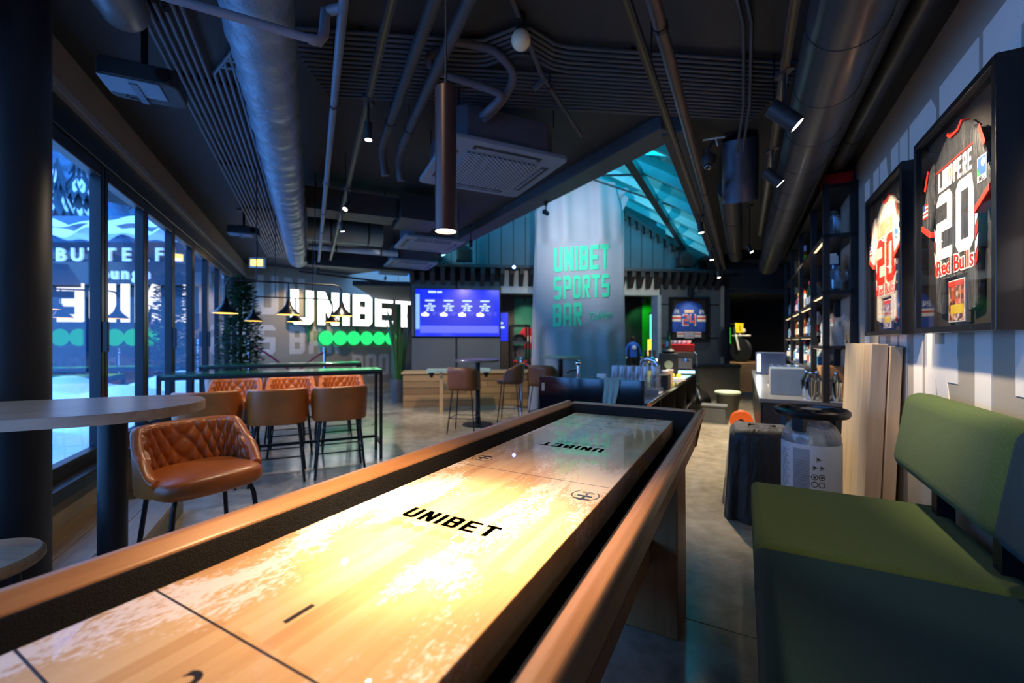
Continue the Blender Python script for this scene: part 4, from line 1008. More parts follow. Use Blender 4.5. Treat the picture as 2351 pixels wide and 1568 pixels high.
# conduits crossing the ceiling, with their detour round the old lamp
for k in range(16):
    y0 = 2.46+k*.046
    def pt(x, dy=0, dz=0): return Vector((x, y0+(x+1.3)*.1+dy, 3.11+dz))
    if k < 6: pts = [pt(-1.35), pt(-.25), pt(-.17, -.01), pt(.02, -.13), pt(.1, -.14), pt(.26, -.02), pt(.36, 0), pt(1.95)]
    else: pts = [pt(-1.35), pt(1.95)]
    o = thing('conduit', 'dark conduit crossing the ceiling above the shuffleboard', 'conduit', (0, 0, 0), 0, 'conduits across the ceiling')
    M().tube(pts, .013, 8).obj('run', SERV, o, smooth=50)
for x in (-.9, -.05, .75, 1.5):
    tag(M().box(x, x+.025, 2.45+(x+1.3)*.1, 3.2+(x+1.3)*.1, 3.124, 3.14).obj('conduit_bracket', BLACK), 'thin bracket carrying the conduits across the ceiling', 'bracket', 'brackets across the ceiling')
# sprinkler and water pipes
run('sprinkler_pipe', 'thin grey sprinkler pipe running beside the wrinkled duct', 'pipe', [B(.121, .4, 2.70), B(.121, 3.6, 2.70), B(.121, 8.2, 2.70)], .021, CND, 14, (.3, .6, .9))
for s_ in (1.62, 4.1, 6.0):
    tag(M().tube([B(.121, s_-.03, 2.70), B(.121, s_+.03, 2.70)], .027, 14).obj('pipe_coupling', CND, smooth=50), 'coupling sleeve on the sprinkler pipe beside the wrinkled duct', 'pipe fitting', 'sprinkler couplings')
q0, q1 = P(290, -35, 1.52), P(733, 95, 1.80)
e = thing('drain_pipe', 'plastic drain pipe with two elbows crossing under the wrinkled duct', 'pipe')
M().tube([q0, q1-(q1-q0).normalized()*.03], .017, 14).obj('run', pm('drain_grey', '#6b6a72', .45), e, smooth=50)
r1 = P(742, 92, 1.81); r2 = P(748, 25, 1.84); r3 = P(790, 18, 1.80)
M().tube([q1-(q1-q0).normalized()*.04, q1, r1+(r2-r1)*.15, r2, r2+(r3-r2)*.2, r3], .021, 14).obj('elbow', MATS['drain_grey'], e, smooth=60)
M().cyl(q0.lerp(q1, .3), (q0.lerp(q1, .3).x, q0.lerp(q1, .3).y, 3.14), .004, n=6).obj('hanger', BLACK, e)
for k, (n_, lab) in enumerate(((.54, 'thick grey pipe with a bent end next to the cassette unit, outer of two'), (.69, 'thick grey pipe with a bent end next to the cassette unit, inner of two'))):
    run('return_pipe', lab, 'pipe', [B(n_, .5, 2.95), B(n_, 3.62+.06*k, 2.95), B(n_+.01, 3.78+.06*k, 2.93), B(n_+.03, 3.86+.06*k, 2.86), B(n_+.05, 3.88+.06*k, 2.76)], .034, SERV, 16, (.35, .8))
# refrigerant lines looping into the cassette unit
for k, (a_, lab) in enumerate(((((1005, 118, 2.6), (985, 135, 2.6), (1010, 165, 2.65), (1125, 205, 2.75), (1150, 222, 2.8), (1120, 255, 2.9), (1108, 266, 3.05)), 'lagged refrigerant line making the lower loop into the cassette unit'),
                               (((1040, 95, 2.55), (1120, 110, 2.6), (1160, 140, 2.65), (1178, 180, 2.75), (1150, 235, 2.9), (1112, 275, 3.05)), 'lagged refrigerant line making the upper loop into the cassette unit'))):
    ps = [P(*q) for q in a_]; sm = []
    for i in range(len(ps)-1):
        for j in range(4):
            t_ = j/4; pa, pb, pc, pd = ps[max(0, i-1)], ps[i], ps[i+1], ps[min(len(ps)-1, i+2)]
            sm.append(.5*((2*pb)+(pc-pa)*t_+(2*pa-5*pb+4*pc-pd)*t_*t_+(3*pb-pa-3*pc+pd)*t_**3))
    sm.append(ps[-1]); tag(M().tube(sm, .026, 12).obj('refrigerant_line', pm('lagging', '#4a4c56', .6), smooth=60), lab, 'pipe')
run('slim_pipe', 'slim steel pipe slanting past the cassette unit towards the atrium', 'pipe', [P(1172, -10, 2.25), P(1245, 175, 2.75), P(1335, 312, 3.45)], .016, SERV, 12, (.1, .5), None)
tag(M().tube([P(1252, 180, 2.78), P(1225, 205, 2.8)], .022, 12).obj('pipe_branch', SERV, smooth=50), 'short capped branch on the slim slanting pipe', 'pipe fitting')
g = thing('ceiling_globe', 'cream glass ceiling globe among the crossing conduits', 'ceiling lamp', P(1196, 92, 2.40))
m = M(); m.ball((0, 0, 0), .056, 20, 12); m.obj('globe', pm('cream_glass', '#d8cba8', .25, 0, .2, 8), g, smooth=60)
M().cyl((0, 0, .04), (0, 0, 3.14-P(1196, 92, 2.40).z), .03, n=16).obj('stem', BLACKP, g)
# main duct and pipes above the bar aisle
dA = thing('spiral_air_duct', 'large dark spiral duct running along the bar wall ceiling', 'duct')
M().tube([A(.40, -1, 2.72), A(.40, 9.4, 2.72)], .155, 36).obj('run', DUCTM, dA, smooth=50)
for k in range(20):
    s_ = -.8+k*.52; M().tube([A(.40, s_, 2.72), A(.40, s_+.012, 2.72)], .1575, 36).obj('seam', DUCTM, dA, smooth=50)
for s_ in (1, 3, 5, 7): M().cyl(A(.40, s_, 2.87), A(.40, s_, 3.14), .005, n=6).obj('hanger', BLACK, dA)
run('bar_pipe', 'dark pipe between the spiral duct and the bar wall, thinner of two', 'pipe', aline(.612, -1, 9.2, 2.86), .052, DUCTM, 20, (.25, .5, .75))
run('bar_pipe', 'dark pipe tight along the bar wall ceiling, thicker of two', 'pipe', aline(.735, -1, 9.2, 2.865), .062, DUCTM, 20, (.25, .5, .75))
run('track_pipe', 'long dark pipe along the edge of the atrium', 'pipe', aline(-.33, 1.2, 9.3, 2.72), .03, pm('rust_pipe', '#4c4340', .45, .2), 16, (.1, .4, .7, .95))
for k, n_ in enumerate((-.03, .01)):
    run('flex_conduit', 'thin dark conduit dropping over the bar aisle', 'conduit', [A(n_, 1.3, 3.12), A(n_, 2.55, 3.12), A(n_+.03, 2.75, 3.09), A(n_+.03, 3.6, 3.05), A(n_-.02, 3.95, 2.85)], .011, SERV, 8, (), 'conduits over the bar aisle')
# smaller ducts over the bar
run('branch_duct', 'steel branch duct with open round mouth over the bar', 'duct', [A(-.03, 4.35, 3.12), A(-.03, 4.55, 2.62)], .15, pm('blue_steel_duct', '#3c4450', .4, .4), 28)
run('branch_duct', 'brownish square-hung duct running beside the open branch duct', 'duct', aline(-.13, 4.85, 8.8, 2.86), .11, DUCTM, 24, (.3, .8))
# ============================ transverse ducts at the far end =================
BX = pm('box_duct', '#33302f', .55, .1)
def bbox(name, lab, cat, n0, n1, s0, s1, z0, z1, mat, hang=True):
    t = thing(name, lab, cat, (0, 0, 0), RB)
    M().box(n0, n1, s0, s1, z0, z1).obj('casing', mat, t, bevel=.008)
    M().box(n0-.012, n1+.012, s0-.012, s0+.02, z0-.012, z1+.012).obj('flange', mat, t)
    if hang:
        for n_ in (n0+.1, n1-.1): M().cyl((n_, (s0+s1)/2, z1), (n_, (s0+s1)/2, 3.14), .005, n=6).obj('hanger', BLACK, t)
bbox('box_duct', 'dark rectangular duct crossing behind the wrinkled duct', 'duct', -.05, .92, 5.2, 5.6, 2.78, 3.0, BX)
bbox('box_duct', 'dark box plenum at the end of the crossing rectangular duct', 'duct', .95, 1.42, 5.0, 5.6, 2.74, 3.02, pm('plenum', '#24272c', .5, .2))
bbox('box_duct', 'black low beam duct before the sign wall', 'duct', -.05, 1.75, 8.3, 8.6, 2.66, 2.9, BLACKP)
run('cross_duct', 'pale round duct crossing between the two rectangular ducts', 'duct', [B(-.05, 6.9, 2.95), B(1.0, 6.9, 2.95)], .17, pm('green_lit_duct', '#7d8a86', .35, .5), 28, (.3, .8))
run('cross_duct', 'thin white pipe crossing under the pale round duct', 'pipe', [B(-.05, 7.5, 2.81), B(1.35, 7.5, 2.81)], .05, pm('pale_pipe', '#aab4bb', .4, .2), 18, (.3, .8))
run('beam_pipe', 'black conduit crossing before the illuminated sign', 'pipe', [B(-.2, 9.0, 2.62), B(2.2, 9.6, 2.55)], .02, BLACKP, 10, (.1, .8))
# ============================ cassette air conditioners =======================
ACG = pm('cassette_grey', '#6d7680', .5, 0, .06); ACB = pm('cassette_body', '#4a4a54', .55, .1)
def grille():
    m, N, L, b = newmat('cassette_grille'); v = coords(N, L); ck = N.new('ShaderNodeTexChecker'); L.new(v, ck.inputs[0]); ck.inputs['Scale'].default_value = 48
    ck.inputs[1].default_value = (*c('#8a94a0'), 1); ck.inputs[2].default_value = (*c('#2c3238'), 1); L.new(ck.outputs[0], b.inputs['Base Color']); b.inputs['Roughness'].default_value = .6; return m
GRL = grille()
def cassette(p, z, lab, w=.475):
    t = thing('cassette_air_conditioner', lab, 'air conditioner', (p[0], p[1], z), RB)
    m = M(); m.prism([(-w, -w+.03), (-w+.03, -w), (w-.03, -w), (w, -w+.03), (w, w-.03), (w-.03, w), (-w+.03, w), (-w, w-.03)], 0, .035); m.obj('panel', ACG, t, bevel=.006)
    M().box(-w*.62, w*.62, -w*.62, w*.62, -.012, .0).obj('grille', GRL, t, bevel=.003)
    for k in range(4):
        m = M(); m.T = Matrix.Rotation(k*pi/2, 4, 'Z'); m.box(-w*.58, w*.58, -w*.86, -w*.74, -.003, .001); m.obj('louvre', BLACKP, t)
        m = M(); m.T = Matrix.Rotation(k*pi/2, 4, 'Z'); m.box(-w*.52, w*.52, -w*.80, -w*.755, -.006, -.003); m.obj('vane', ACG, t)
    m = M(); q = w*.86; m.prism([(-q, -q+.08), (-q+.08, -q), (q-.08, -q), (q, -q+.08), (q, q-.08), (q-.08, q), (-q+.08, q), (-q, q-.08)], .035, .29); m.obj('body', ACB, t, bevel=.01)
    for sx in (-1, 1):
        for sy in (-1, 1): M().cyl((sx*q*.95, sy*q*.95-.0, .27), (sx*q*.95, sy*q*.95, 3.14-z), .005, n=6).obj('hanger', BLACK, t)
cassette((-.19, 3.53), 2.70, 'grey ceiling cassette air conditioner hanging over the end of the shuffleboard')
cassette(B(1.55, 6.15).xy, 2.70, 'ceiling cassette air conditioner behind the tube pendant', .42)
cassette(B(1.65, 7.9).xy, 2.70, 'ceiling cassette air conditioner above the timber low wall', .42)
bbox('ceiling_box', 'pale flat ceiling box beside the sign wall', 'duct', 1.3, 1.9, 9.1, 9.5, 2.74, 2.84, pm('pale_box', '#aebbb8', .5))
# ============================ track lights ====================================
def spot(p, tgt, lab, r=.03, L=.12, power=0, col=(1, .8, .55), ang=50, track_z=None, group=None, head=(1, .9, .75), es=18):
    t = thing('track_spotlight', lab, 'spotlight', p, 0, group); d = (Vector(tgt)-Vector(p)).normalized()
    M().cyl(-d*L*.5, d*L*.5, r, n=20).obj('can', BLACKP, t, smooth=40)
    M().cyl(d*(L*.5-.001), d*(L*.5+.001), r*.8, n=18).obj('lens', glow('spot_lens_%d' % es, head, es), t)
    if track_z: M().cyl((0, 0, 0), (0, 0, track_z-p[2]), .008, n=8).obj('arm', BLACKP, t); M().box(-.02, .02, -.05, .05, track_z-p[2]-.02, track_z-p[2]).obj('adapter', BLACKP, t)
    if power: 
        q = Vector(p)+d*(L*.5+.01); lamp('SPOT', 'spot_light', q, power, col, r, q+d, ang, .5 if ang != 84 else 1.)
def track(name, lab, a, b):
    d = (b-a); t = thing(name, lab, 'lighting track', a, math.atan2(d.y, d.x)); L = d.length
    M().box(0, L, -.018, .018, -.016, .016).obj('rail', BLACKP, t)
    M().box(.02, L-.02, -.006, .006, -.0175, -.0155).obj('contact_strip', pm('brass_strip', '#5f5a3e', .35, .6), t)
    for k in (.1, .5, .9): M().cyl((L*k, 0, 0), (L*k, 0, 3.14-a.z), .004, n=6).obj('hanger', BLACK, t)
track('lighting_track', 'black lighting track running above the green tables beside the sprinkler pipe', B(.302, .8, 2.72), B(.302, 8.1, 2.72))
track('lighting_track', 'black lighting track running along the large spiral duct', A(.17, .4, 2.60), A(.17, 6, 2.60))
track('lighting_track', 'black lighting track along the atrium edge above the bar', A(-.40, 1.4, 2.62), A(-.40, 9.2, 2.62))
p = B(.302, 2.62, 2.53); spot(p, p+Vector((.03, 0, -1)), 'small lit track spotlight hanging above the shuffleboard end', .024, .10, 30, track_z=2.72, ang=80)
p = A(.17, 2.42, 2.38); spot(p, A(.87, 2.5, 1.7), 'black track spotlight aimed at the dark framed shirt', .04, .15, 75, track_z=2.60, ang=78, es=6)
p = A(.17, 3.35, 2.40); spot(p, A(.87, 3.5, 1.7), 'black track spotlight aimed at the cream framed shirt', .035, .13, 85, track_z=2.60, ang=66, es=6)
p = A(.17, 1.2, 2.47); spot(p, A(.75, 2.3, .6), 'black track spotlight aimed at the green bench', .035, .13, 15, track_z=2.60, ang=52, es=6)
for k, s_ in enumerate((4.9, 6.6, 8.5)):
    p = A(-.40, s_, 2.50); spot(p, A(-.40+.35, s_+.1, 0), 'small lit spotlight on the track along the atrium edge', .03, .11, 175, track_z=2.62, ang=95, group='spotlights along the atrium edge')
# projectors
def projector(p, rz, lab, k=1.):
    t = thing('projector', lab, 'projector', p, rz)
    m = M(); m.rbox(-.2*k, .2*k, -.15*k, .15*k, -.055*k, .055*k, .05*k); m.obj('body', BLACKP, t, bevel=.008)
    M().box(-.19*k, .11*k, -.14*k, .06*k, -.062*k, -.055*k).obj('underside_plate', pm('projector_plate', '#5d7385', .45), t, bevel=.003)
    M().box(-.05*k, -.01*k, -.10*k, .14*k, -.068*k, -.062*k).obj('cable_strap', pm('projector_strap', '#46586a', .5), t)
    m = M(); m.T = Matrix.Translation((-.08*k, .12*k, -.05*k)) @ Matrix.Rotation(.5, 4, 'X'); m.tube([(.045*k*cos(a/10*2*pi), .045*k*sin(a/10*2*pi), 0) for a in range(11)], .005*k, 8); m.obj('cable_loop', BLACKP, t)
    M().cyl((.13*k, -.15*k, 0), (.13*k, -.165*k, 0), .035*k, n=20).obj('lens', pm('lens_black', '#08080a', .1), t)
    m = M(); m.ball((-.0, .152*k, .02*k), .004, 8, 6); m.obj('indicator', glow('red_led', (1, .02, .02), 8), t)
    M().box(-.06, .06, -.06, .06, .055*k, .07*k+.01).obj('mount_plate', BLACK, t); M().cyl((0, 0, .06*k), (0, 0, 3.14-p[2]), .016, n=12).obj('mount_pole', BLACK, t); M().box(-.07, .07, -.07, .07, 3.125-p[2], 3.14-p[2]).obj('ceiling_plate', BLACK, t)
projector(P(332, 192, 2.35), radians(25), 'black ceiling projector near the capped duct', .86)
projector(P(560, 532, 6.0), radians(25), 'black ceiling projector farther down the windows', .95)
# emergency sign, cameras, speakers
em = thing('exit_light', 'small yellow lit emergency light box below the ceiling by the windows', 'emergency light', P(591, 603, 7.6), radians(12))
M().box(-.13, .13, -.02, .02, -.09, .09).obj('frame', WHITEP, em, bevel=.006); M().box(-.10, .09, -.024, -.02, -.06, .05).obj('lit_face', glow('amber_face', (1, .62, .1), 2.2), em)
M().cyl((0, 0, .09), (0, 0, 3.14-P(591, 603, 7.6).z), .006, n=6).obj('hanger', BLACK, em)
dc = thing('dome_camera', 'black dome security camera on a bent pipe arm over the bar', 'camera', P(1627, 372, 3.7))
m = M(); m.ball((0, 0, -.03), .038, 18, 10); m.obj('dome', pm('dome_smoke', '#20242a', .08, .2, coat=1), dc, smooth=60); M().lathe([(.05, -.03), (.06, 0), (.06, .05), (.04, .07), (0, .07)], (0, 0, 0), 24).obj('housing', BLACKP, dc, smooth=40)
q = P(1627, 372, 3.7); a_, b_ = P(1640, 322, 3.75)-q, P(1697, 305, 3.8)-q
M().tube([(0, 0, .06), (.0, .02, .12), a_, b_-Vector((.03, 0, .0)), b_, b_+Vector((.01, 0, .08)), (b_.x+.01, b_.y, 3.14-q.z)], .014, 10).obj('arm', SERV, dc, smooth=60)
m = M(); m.tube([a_+Vector((-.1, 0, 0)), a_+Vector((0, -.02, .01)), a_+Vector((.08, -.02, .02))], .008, 8); m.tube([a_+Vector((0, -.02, .01)), a_+Vector((.02, -.02, -.06))], .005, 6); m.obj('cable_tie', WHITEP, dc)
for px_, py_, Y, lab in ((1066, 592, 8.7, 'black wall speaker on the eave above the large television'), (1572, 602, 9.35, 'black wall speaker on the eave above the blue framed shirt')):
    q = P(px_, py_, Y); t = thing('wall_speaker', lab, 'loudspeaker', (q.x, q.y, 2.93), RC)
    m = M(); m.prism([(-.16, 0), (.16, 0), (.16, .22), (.0, .34), (-.16, .22)], -.1, .1, 'y'); m.obj('cabinet', BLACKP, t, bevel=.006)
    M().box(-.12, .12, -.104, -.1, .04, .2).obj('speaker_grille', pm('speaker_cloth', '#0c0d0f', .9), t); M().box(-.165, .165, -.11, .11, -.001, .02).obj('bracket', BLACK, t)
bl = thing('blue_spot', 'tiny bright blue light on the eave', 'light', P(1180, 613, 8.85)); m = M(); m.ball((0, 0, 0), .028, 12, 8); m.obj('lens', glow('blue_led', (.12, .2, 1), 40), bl); M().box(-.04, .04, .02, .35, -.03, .03).obj('housing', BLACKP, bl)
# ============================ draped column ===================================
BANC = pm('grey_drape', '#8b8e96', .75, 0, .05, 3, .1, 60, sheen=.15)
GPR = pm('drape_green_print', '#35c496', .7, 0, .08, 6)
BX0, BY0 = 1.20, 7.75           # centre of the drape
bn = thing('draped_column', 'tall column wrapped in a grey cloth printed with green lettering', 'drape', (BX0, BY0, 0), radians(-5))
def bw(z): return .74+.07*(1-z/4.1)-(.10 if z > 3.6 else 0)*min(1, (z-3.6)/.4)
def front(x, z):
    k = abs(x)/bw(z); f = .035*sin(x*9+.4*z)*(.35+.65*max(0, 1-abs(z-2.25)/1.4 if False else (0 if 1.55 < z < 2.95 else 1)))+.02*sin(x*21+z)*(0 if 1.5 < z < 3.0 else 1)
    return -.42+.16*k*k+f*1.3
def dp(u, v):
    a = 2*pi*u; z = .02+4.05*v; W_ = bw(z); sx = cos(a); sy = sin(a); e = .55
    x = W_*math.copysign(abs(sx)**e, sx); y = .42*math.copysign(abs(sy)**e, sy)
    fold = .035*sin(a*17+z*.6)+.02*sin(a*29-z)
    if sy < -.3: y = front(x, z)
    else: x += fold*sx; y += fold*sy
    if z < 1.2: x *= 1+.06*(1.2-z); y *= 1+.10*(1.2-z)
    return (x, y, z)
m = M(); m.grid(dp, 220, 60, True); m.obj('cloth', BANC, bn, smooth=75)
M().box(-.6, .6, -.25, .3, 0, 4.06).obj('core', DARKG, bn)
m = M(); m.grid(lambda u, v: (.66+.18*u+.04*sin(v*9), -.2+.1*u, 3.95-.55*v*(1-.6*u)+.08*u), 4, 10); m.obj('loose_corner', BANC, bn, smooth=70)
def print_on(string, h, xc, zc, wf, rise=0.):
    m = M(); ws = [glyph(ch)[1] for ch in string]; x = xc-(sum(ws)+.13*(len(ws)-1))*h*wf/2
    for ch, wd in zip(string, ws):
        for i, poly in enumerate(glyph(ch)[0]):
            for q in dice([(x+a*h*wf, zc+b*h+rise*(x+a*h*wf-xc)) for a, b in poly], .012, .1):
                m.add([(X, front(X, Z)-.020-.0006*i, Z) for X, Z in q], [tuple(range(len(q)))])
        x += (wd+.13)*h*wf
    return m
GW = {}
for line, h, zc, wf in (('UNIBET', .42, 2.52, .58), ('SPORTS', .40, 2.04, .56)):
    print_on(line, h, .03, zc, wf, .05).obj('printed_word', GPR, bn)
print_on('BAR', .40, -.21, 1.56, .60, .05).obj('printed_word', GPR, bn)
vs, fs = txt('Tallinn', .20, 0, 0, .35); m = M(); m.add([(x*.8+.33, front(x*.8+.33, 1.66)-.022, z+1.68+.1*x) for x, y, z in vs], fs); m.obj('printed_script', GPR, bn)
# ============================ island bar ======================================
STONE = pm('bar_stone', '#2c2e31', .18, 0, .25, 14, coat=.5); GLOSS = pm('gloss_black_panel', '#07090d', .08, 0, .1, coat=1.)
bar = thing('island_bar', 'black island bar counter behind the shuffleboard with open service shelves', 'bar counter', A(0, 0), RA)
M().box(-1.60, -.68, 3.52, 7.55, .76, .80).obj('worktop', STONE, bar, bevel=.004)
M().box(-1.62, -.70, 3.50, 3.53, .02, .985).obj('end_panel', GLOSS, bar, bevel=.003)
M().box(-1.62, -1.56, 3.53, 7.55, .0, .76).obj('guest_side_panel', GLOSS, bar);
for s_ in (4.4, 5.4, 6.5, 7.5): M().box(-1.55, -.72, s_-.02, s_, 0, .76).obj('divider', BLACKP, bar)
M().box(-1.55, -.74, 5.4, 7.5, .30, .325).obj('low_shelf', STEEL, bar)
M().box(-.72, -.68, 7.46, 7.54, 0, .76).obj('corner_post', CHROME, bar)
M().box(-1.592, -1.564, 3.49, 3.497, .86, .93).obj('switch_plate', pm('switch_copper', '#b0835f', .4), bar)
TOWL = cloth('sage_towel', '#7d9388', .5)
tw = thing('bar_towel', 'sage green towel hanging over the glossy black bar panel', 'towel', A(-.965, 3.5, .99), RA)
def tf(u, v):
    x = (-.07+.14*u)*(1-.25*v*(1 if v > .1 else 0))+.01*sin(v*5); 
    if v < .15: return (x, .03-.045*(v/.15), .004+.003*sin(u*9))
    w = (v-.15)/.85; return (x+.01*w*sin(u*4), -.014-.012*abs(sin(u*8+w))*w, .004-.225*w-.04*w*u)
m = M(); m.grid(tf, 18, 20); o = m.obj('cloth', TOWL, tw, smooth=70); q = o.modifiers.new('thick', 'SOLIDIFY'); q.thickness = .004
# glasses drying in crates
GLS = glass('drinking_glass', (.84, .90, .95), 1.9, .03, .03, (.75, .82, .9))
gm = M(); gm.lathe([(.036, .0), (.036, .004), (.030, .125), (.0, .125)], (0, 0, 0), 14, False); gme = gm.mesh('drinking_glass', GLS, 40)
rk = M(); rk.rbox(-.24, .24, -.13, .13, 0, .05, .02)
def glass_crate(n_, s_, z, lab, nx=6, ny=3, tiers=2, grp='', glab=''):
    t = thing('glass_tray', lab, 'tray', A(n_, s_, z), RA)
    M().rbox(-.038*nx-.01, .038*nx+.01, -.038*ny-.01, .038*ny+.01, 0, .012, .015).obj('tray_base', pm('tray_grey', '#8a9096', .5), t); 
    for k in (-1, 1):
        M().box(-.038*nx-.008, .038*nx+.008, k*(.038*ny+.009)-.002, k*(.038*ny+.009)+.002, .012, .05).obj('tray_side', MATS['tray_grey'], t)
    for q in range(tiers):
        for i in range(nx):
            for j in range(ny):
                o = place('drinking_glass', gme); p = A(n_+(i-(nx-1)/2)*.076, s_+(j-(ny-1)/2)*.076, z+.0125+q*.1262); o.location = p
                tag(o, glab+(', upper tier' if q else ', lower tier'), 'glass', grp+(' upper tier' if q else ' lower tier'))
glass_crate(-.93, 4.25, .80, 'grey glass tray on the island bar worktop', 6, 3, 2, 'glasses on the island bar', 'upturned drinking glass on the island bar tray')
# beer tap, grinder, espresso machine
tp = thing('beer_tap', 'chrome arched beer tap tower on the island bar', 'beer tap', A(-1.08, 5.3, .80), RA)
m = M(); m.tube([(0, 0, 0), (0, 0, .18), (.02, -.02, .27), (.09, -.06, .30), (.18, -.10, .27), (.2, -.11, .22)], [.045, .04, .04, .038, .034, .03], 18); m.obj('tower', CHROME, tp, smooth=60)
M().lathe([(.09, 0), (.09, .01), (.05, .02)], (0, 0, 0), 24).obj('base', CHROME, tp, smooth=40)
for k in range(3):
    x = .05+k*.055; M().tube([(x, -.06-.02*k, .25), (x-.01, -.13-.02*k, .24), (x-.01, -.14-.02*k, .18)], .011, 10).obj('spout', CHROME, tp, smooth=50); M().cyl((x, -.06-.02*k, .29), (x, -.07-.02*k, .40), .012, .018, 12).obj('tap_handle', BLACKP, tp)
gr = thing('coffee_grinder', 'black coffee grinder box with a round pale emblem on the island bar', 'coffee grinder', A(-.90, 6.1, .80), RA+.2)
M().box(-.12, .12, -.1, .1, 0, .34).obj('body', BLACKP, gr, bevel=.01); m = M(); m.T = Matrix.Translation((0, -.1, .19)) @ Matrix.Rotation(pi/2, 4, 'X'); m.lathe([(0, .004), (.055, .004), (.055, 0)], (0, 0, 0), 24, False); m.obj('emblem', pm('emblem_sage', '#9aa886', .5), gr)
M().lathe([(.07, .34), (.09, .37), (.06, .40)], (0, 0, 0), 20).obj('hopper_collar', BLACKP, gr, smooth=40)
bo = thing('green_bottle', 'dark green glass bottle standing on the coffee grinder', 'bottle', A(-.90, 6.1, 1.20), RA)
M().lathe([(.034, 0), (.036, .01), (.036, .13), (.014, .19), (.014, .25), (0, .25)], (0, 0, 0), 18, False).obj('bottle_body', pm('green_glass', '#14502e', .1, coat=1), bo, smooth=50); M().lathe([(.0155, .22), (.0155, .255), (0, .255)], (0, 0, 0), 14, False).obj('cap', BLACKP, bo)
es_ = thing('espresso_machine', 'red and chrome espresso machine at the end of the island bar', 'coffee machine', A(-.90, 7.1, .80), RA+.3)
M().box(-.2, .2, -.05, .25, .06, .46).obj('body', STEEL, es_, bevel=.02); M().box(-.205, .205, -.03, .24, .40, .455).obj('side_panel', REDP, es_); M().box(-.205, .205, -.03, .24, .08, .16).obj('side_panel', REDP, es_); M().box(-.21, .21, -.2, .25, 0, .07).obj('drip_tray', CHROME, es_, bevel=.005)
m = M(); m.prism([(-.16, .34), (-.05, .34), (-.05, .46), (-.2, .46)], -.2, .2, 'x'); m.obj('group_hood', REDP, es_, bevel=.01)
M().box(-.2, .2, -.16, -.05, .24, .34).obj('brew_head', BLACKP, es_, bevel=.008)
for x in (-.1, .1): M().cyl((x, -.11, .24), (x, -.11, .19), .035, n=16).obj('portafilter', CHROME, es_, smooth=40); M().cyl((x, -.13, .2), (x, -.28, .21), .012, n=10).obj('portafilter_handle', BLACKP, es_)
M().tube([(.22, -.1, .34), (.24, -.14, .3), (.24, -.16, .12)], .007, 8).obj('steam_wand', CHROME, es_)
M().box(-.2, .2, -.206, -.2, .02, .055).obj('lit_strip', glow('cyan_strip', (.3, .8, 1), 2.5), es_)
cup = M(); cup.lathe([(.018, 0), (.02, .004), (.033, .03), (.036, .05), (.033, .05), (.0, .01)], (0, 0, 0), 14, False); cme = cup.mesh('coffee_cup', WHITEP, 50)
for i in range(5):
    for j in range(2):
        o = place('coffee_cup', cme); o.location = A(-.90-.13+i*.07, 7.14+j*.08-i*.02, 1.262); tag(o, 'white cup warming on top of the espresso machine', 'cup', 'cups on the espresso machine')
sb = thing('spray_bottle', 'white spray bottle on the island bar beside the towel', 'spray bottle', A(-1.13, 3.82, .80), RA)
M().lathe([(.03, 0), (.033, .01), (.033, .11), (.014, .15), (.012, .17)], (0, 0, 0), 16).obj('bottle_body', WHITEP, sb, smooth=40); m = M(); m.box(-.055, .03, -.012, .012, .17, .205); m.box(-.03, -.018, -.006, .006, .12, .17); m.obj('trigger_head', WHITEP, sb, bevel=.004)
ft = thing('bar_faucet', 'small chrome faucet with ball finial behind the glossy black panel', 'faucet', A(-1.36, 3.80, .80), RA)
M().cyl((0, 0, 0), (0, 0, .28), .014, n=12).obj('riser', CHROME, ft, smooth=40); m = M(); m.ball((0, 0, .30), .028, 14, 10); m.obj('ball', CHROME, ft, smooth=60); M().tube([(0, 0, .24), (-.06, -.03, .23), (-.10, -.05, .20)], .01, 8).obj('spout', CHROME, ft, smooth=50)
for k, (n_, s_, col_, lab) in enumerate(((-.80, 5.2, '#c69a6d', 'tan paper cup stack on the island bar, first beside the glasses'), (-.78, 5.4, '#d2a67c', 'tan paper cup stack on the island bar, second beside the glasses'))):
    t = thing('cup_stack', lab, 'cup', A(n_, s_, .80), RA); M().lathe([(.03, 0), (.042, .16), (.038, .16), (.0, .02)], (0, 0, 0), 18).obj('cup_body', pm('paper_cup_%d' % k, col_, .7), t, smooth=40); M().lathe([(.043, .15), (.043, .165)], (0, 0, 0), 18).obj('rim', WHITEP, t)
db = thing('napkin_box', 'black box on the island bar worktop between glasses and grinder', 'box', A(-.78, 4.75, .80), RA); M().box(-.09, .09, -.1, .1, 0, .15).obj('casing', BLACKP, db, bevel=.006); M().box(-.07, .07, -.101, -.1, .03, .12).obj('front_panel', pm('panel_navy', '#141c26', .4), db)
tray = thing('lemon_tray', 'small white tray with yellow fruit at the bar end', 'tray', A(-.78, 5.9, .80), RA); M().rbox(-.12, .12, -.09, .09, 0, .03, .02).obj('dish', WHITEP, tray); 
for k in range(2): m = M(); m.ball((-.04+.08*k, 0, .055), .028, 12, 8, sx=1.2); tag(m.obj('lemon', pm('lemon', '#d9d23a', .4), loc=A(-.78, 5.9, .80), rz=RA, smooth=60), 'yellow lemon in the small white tray on the bar', 'lemon', 'lemons in the tray')
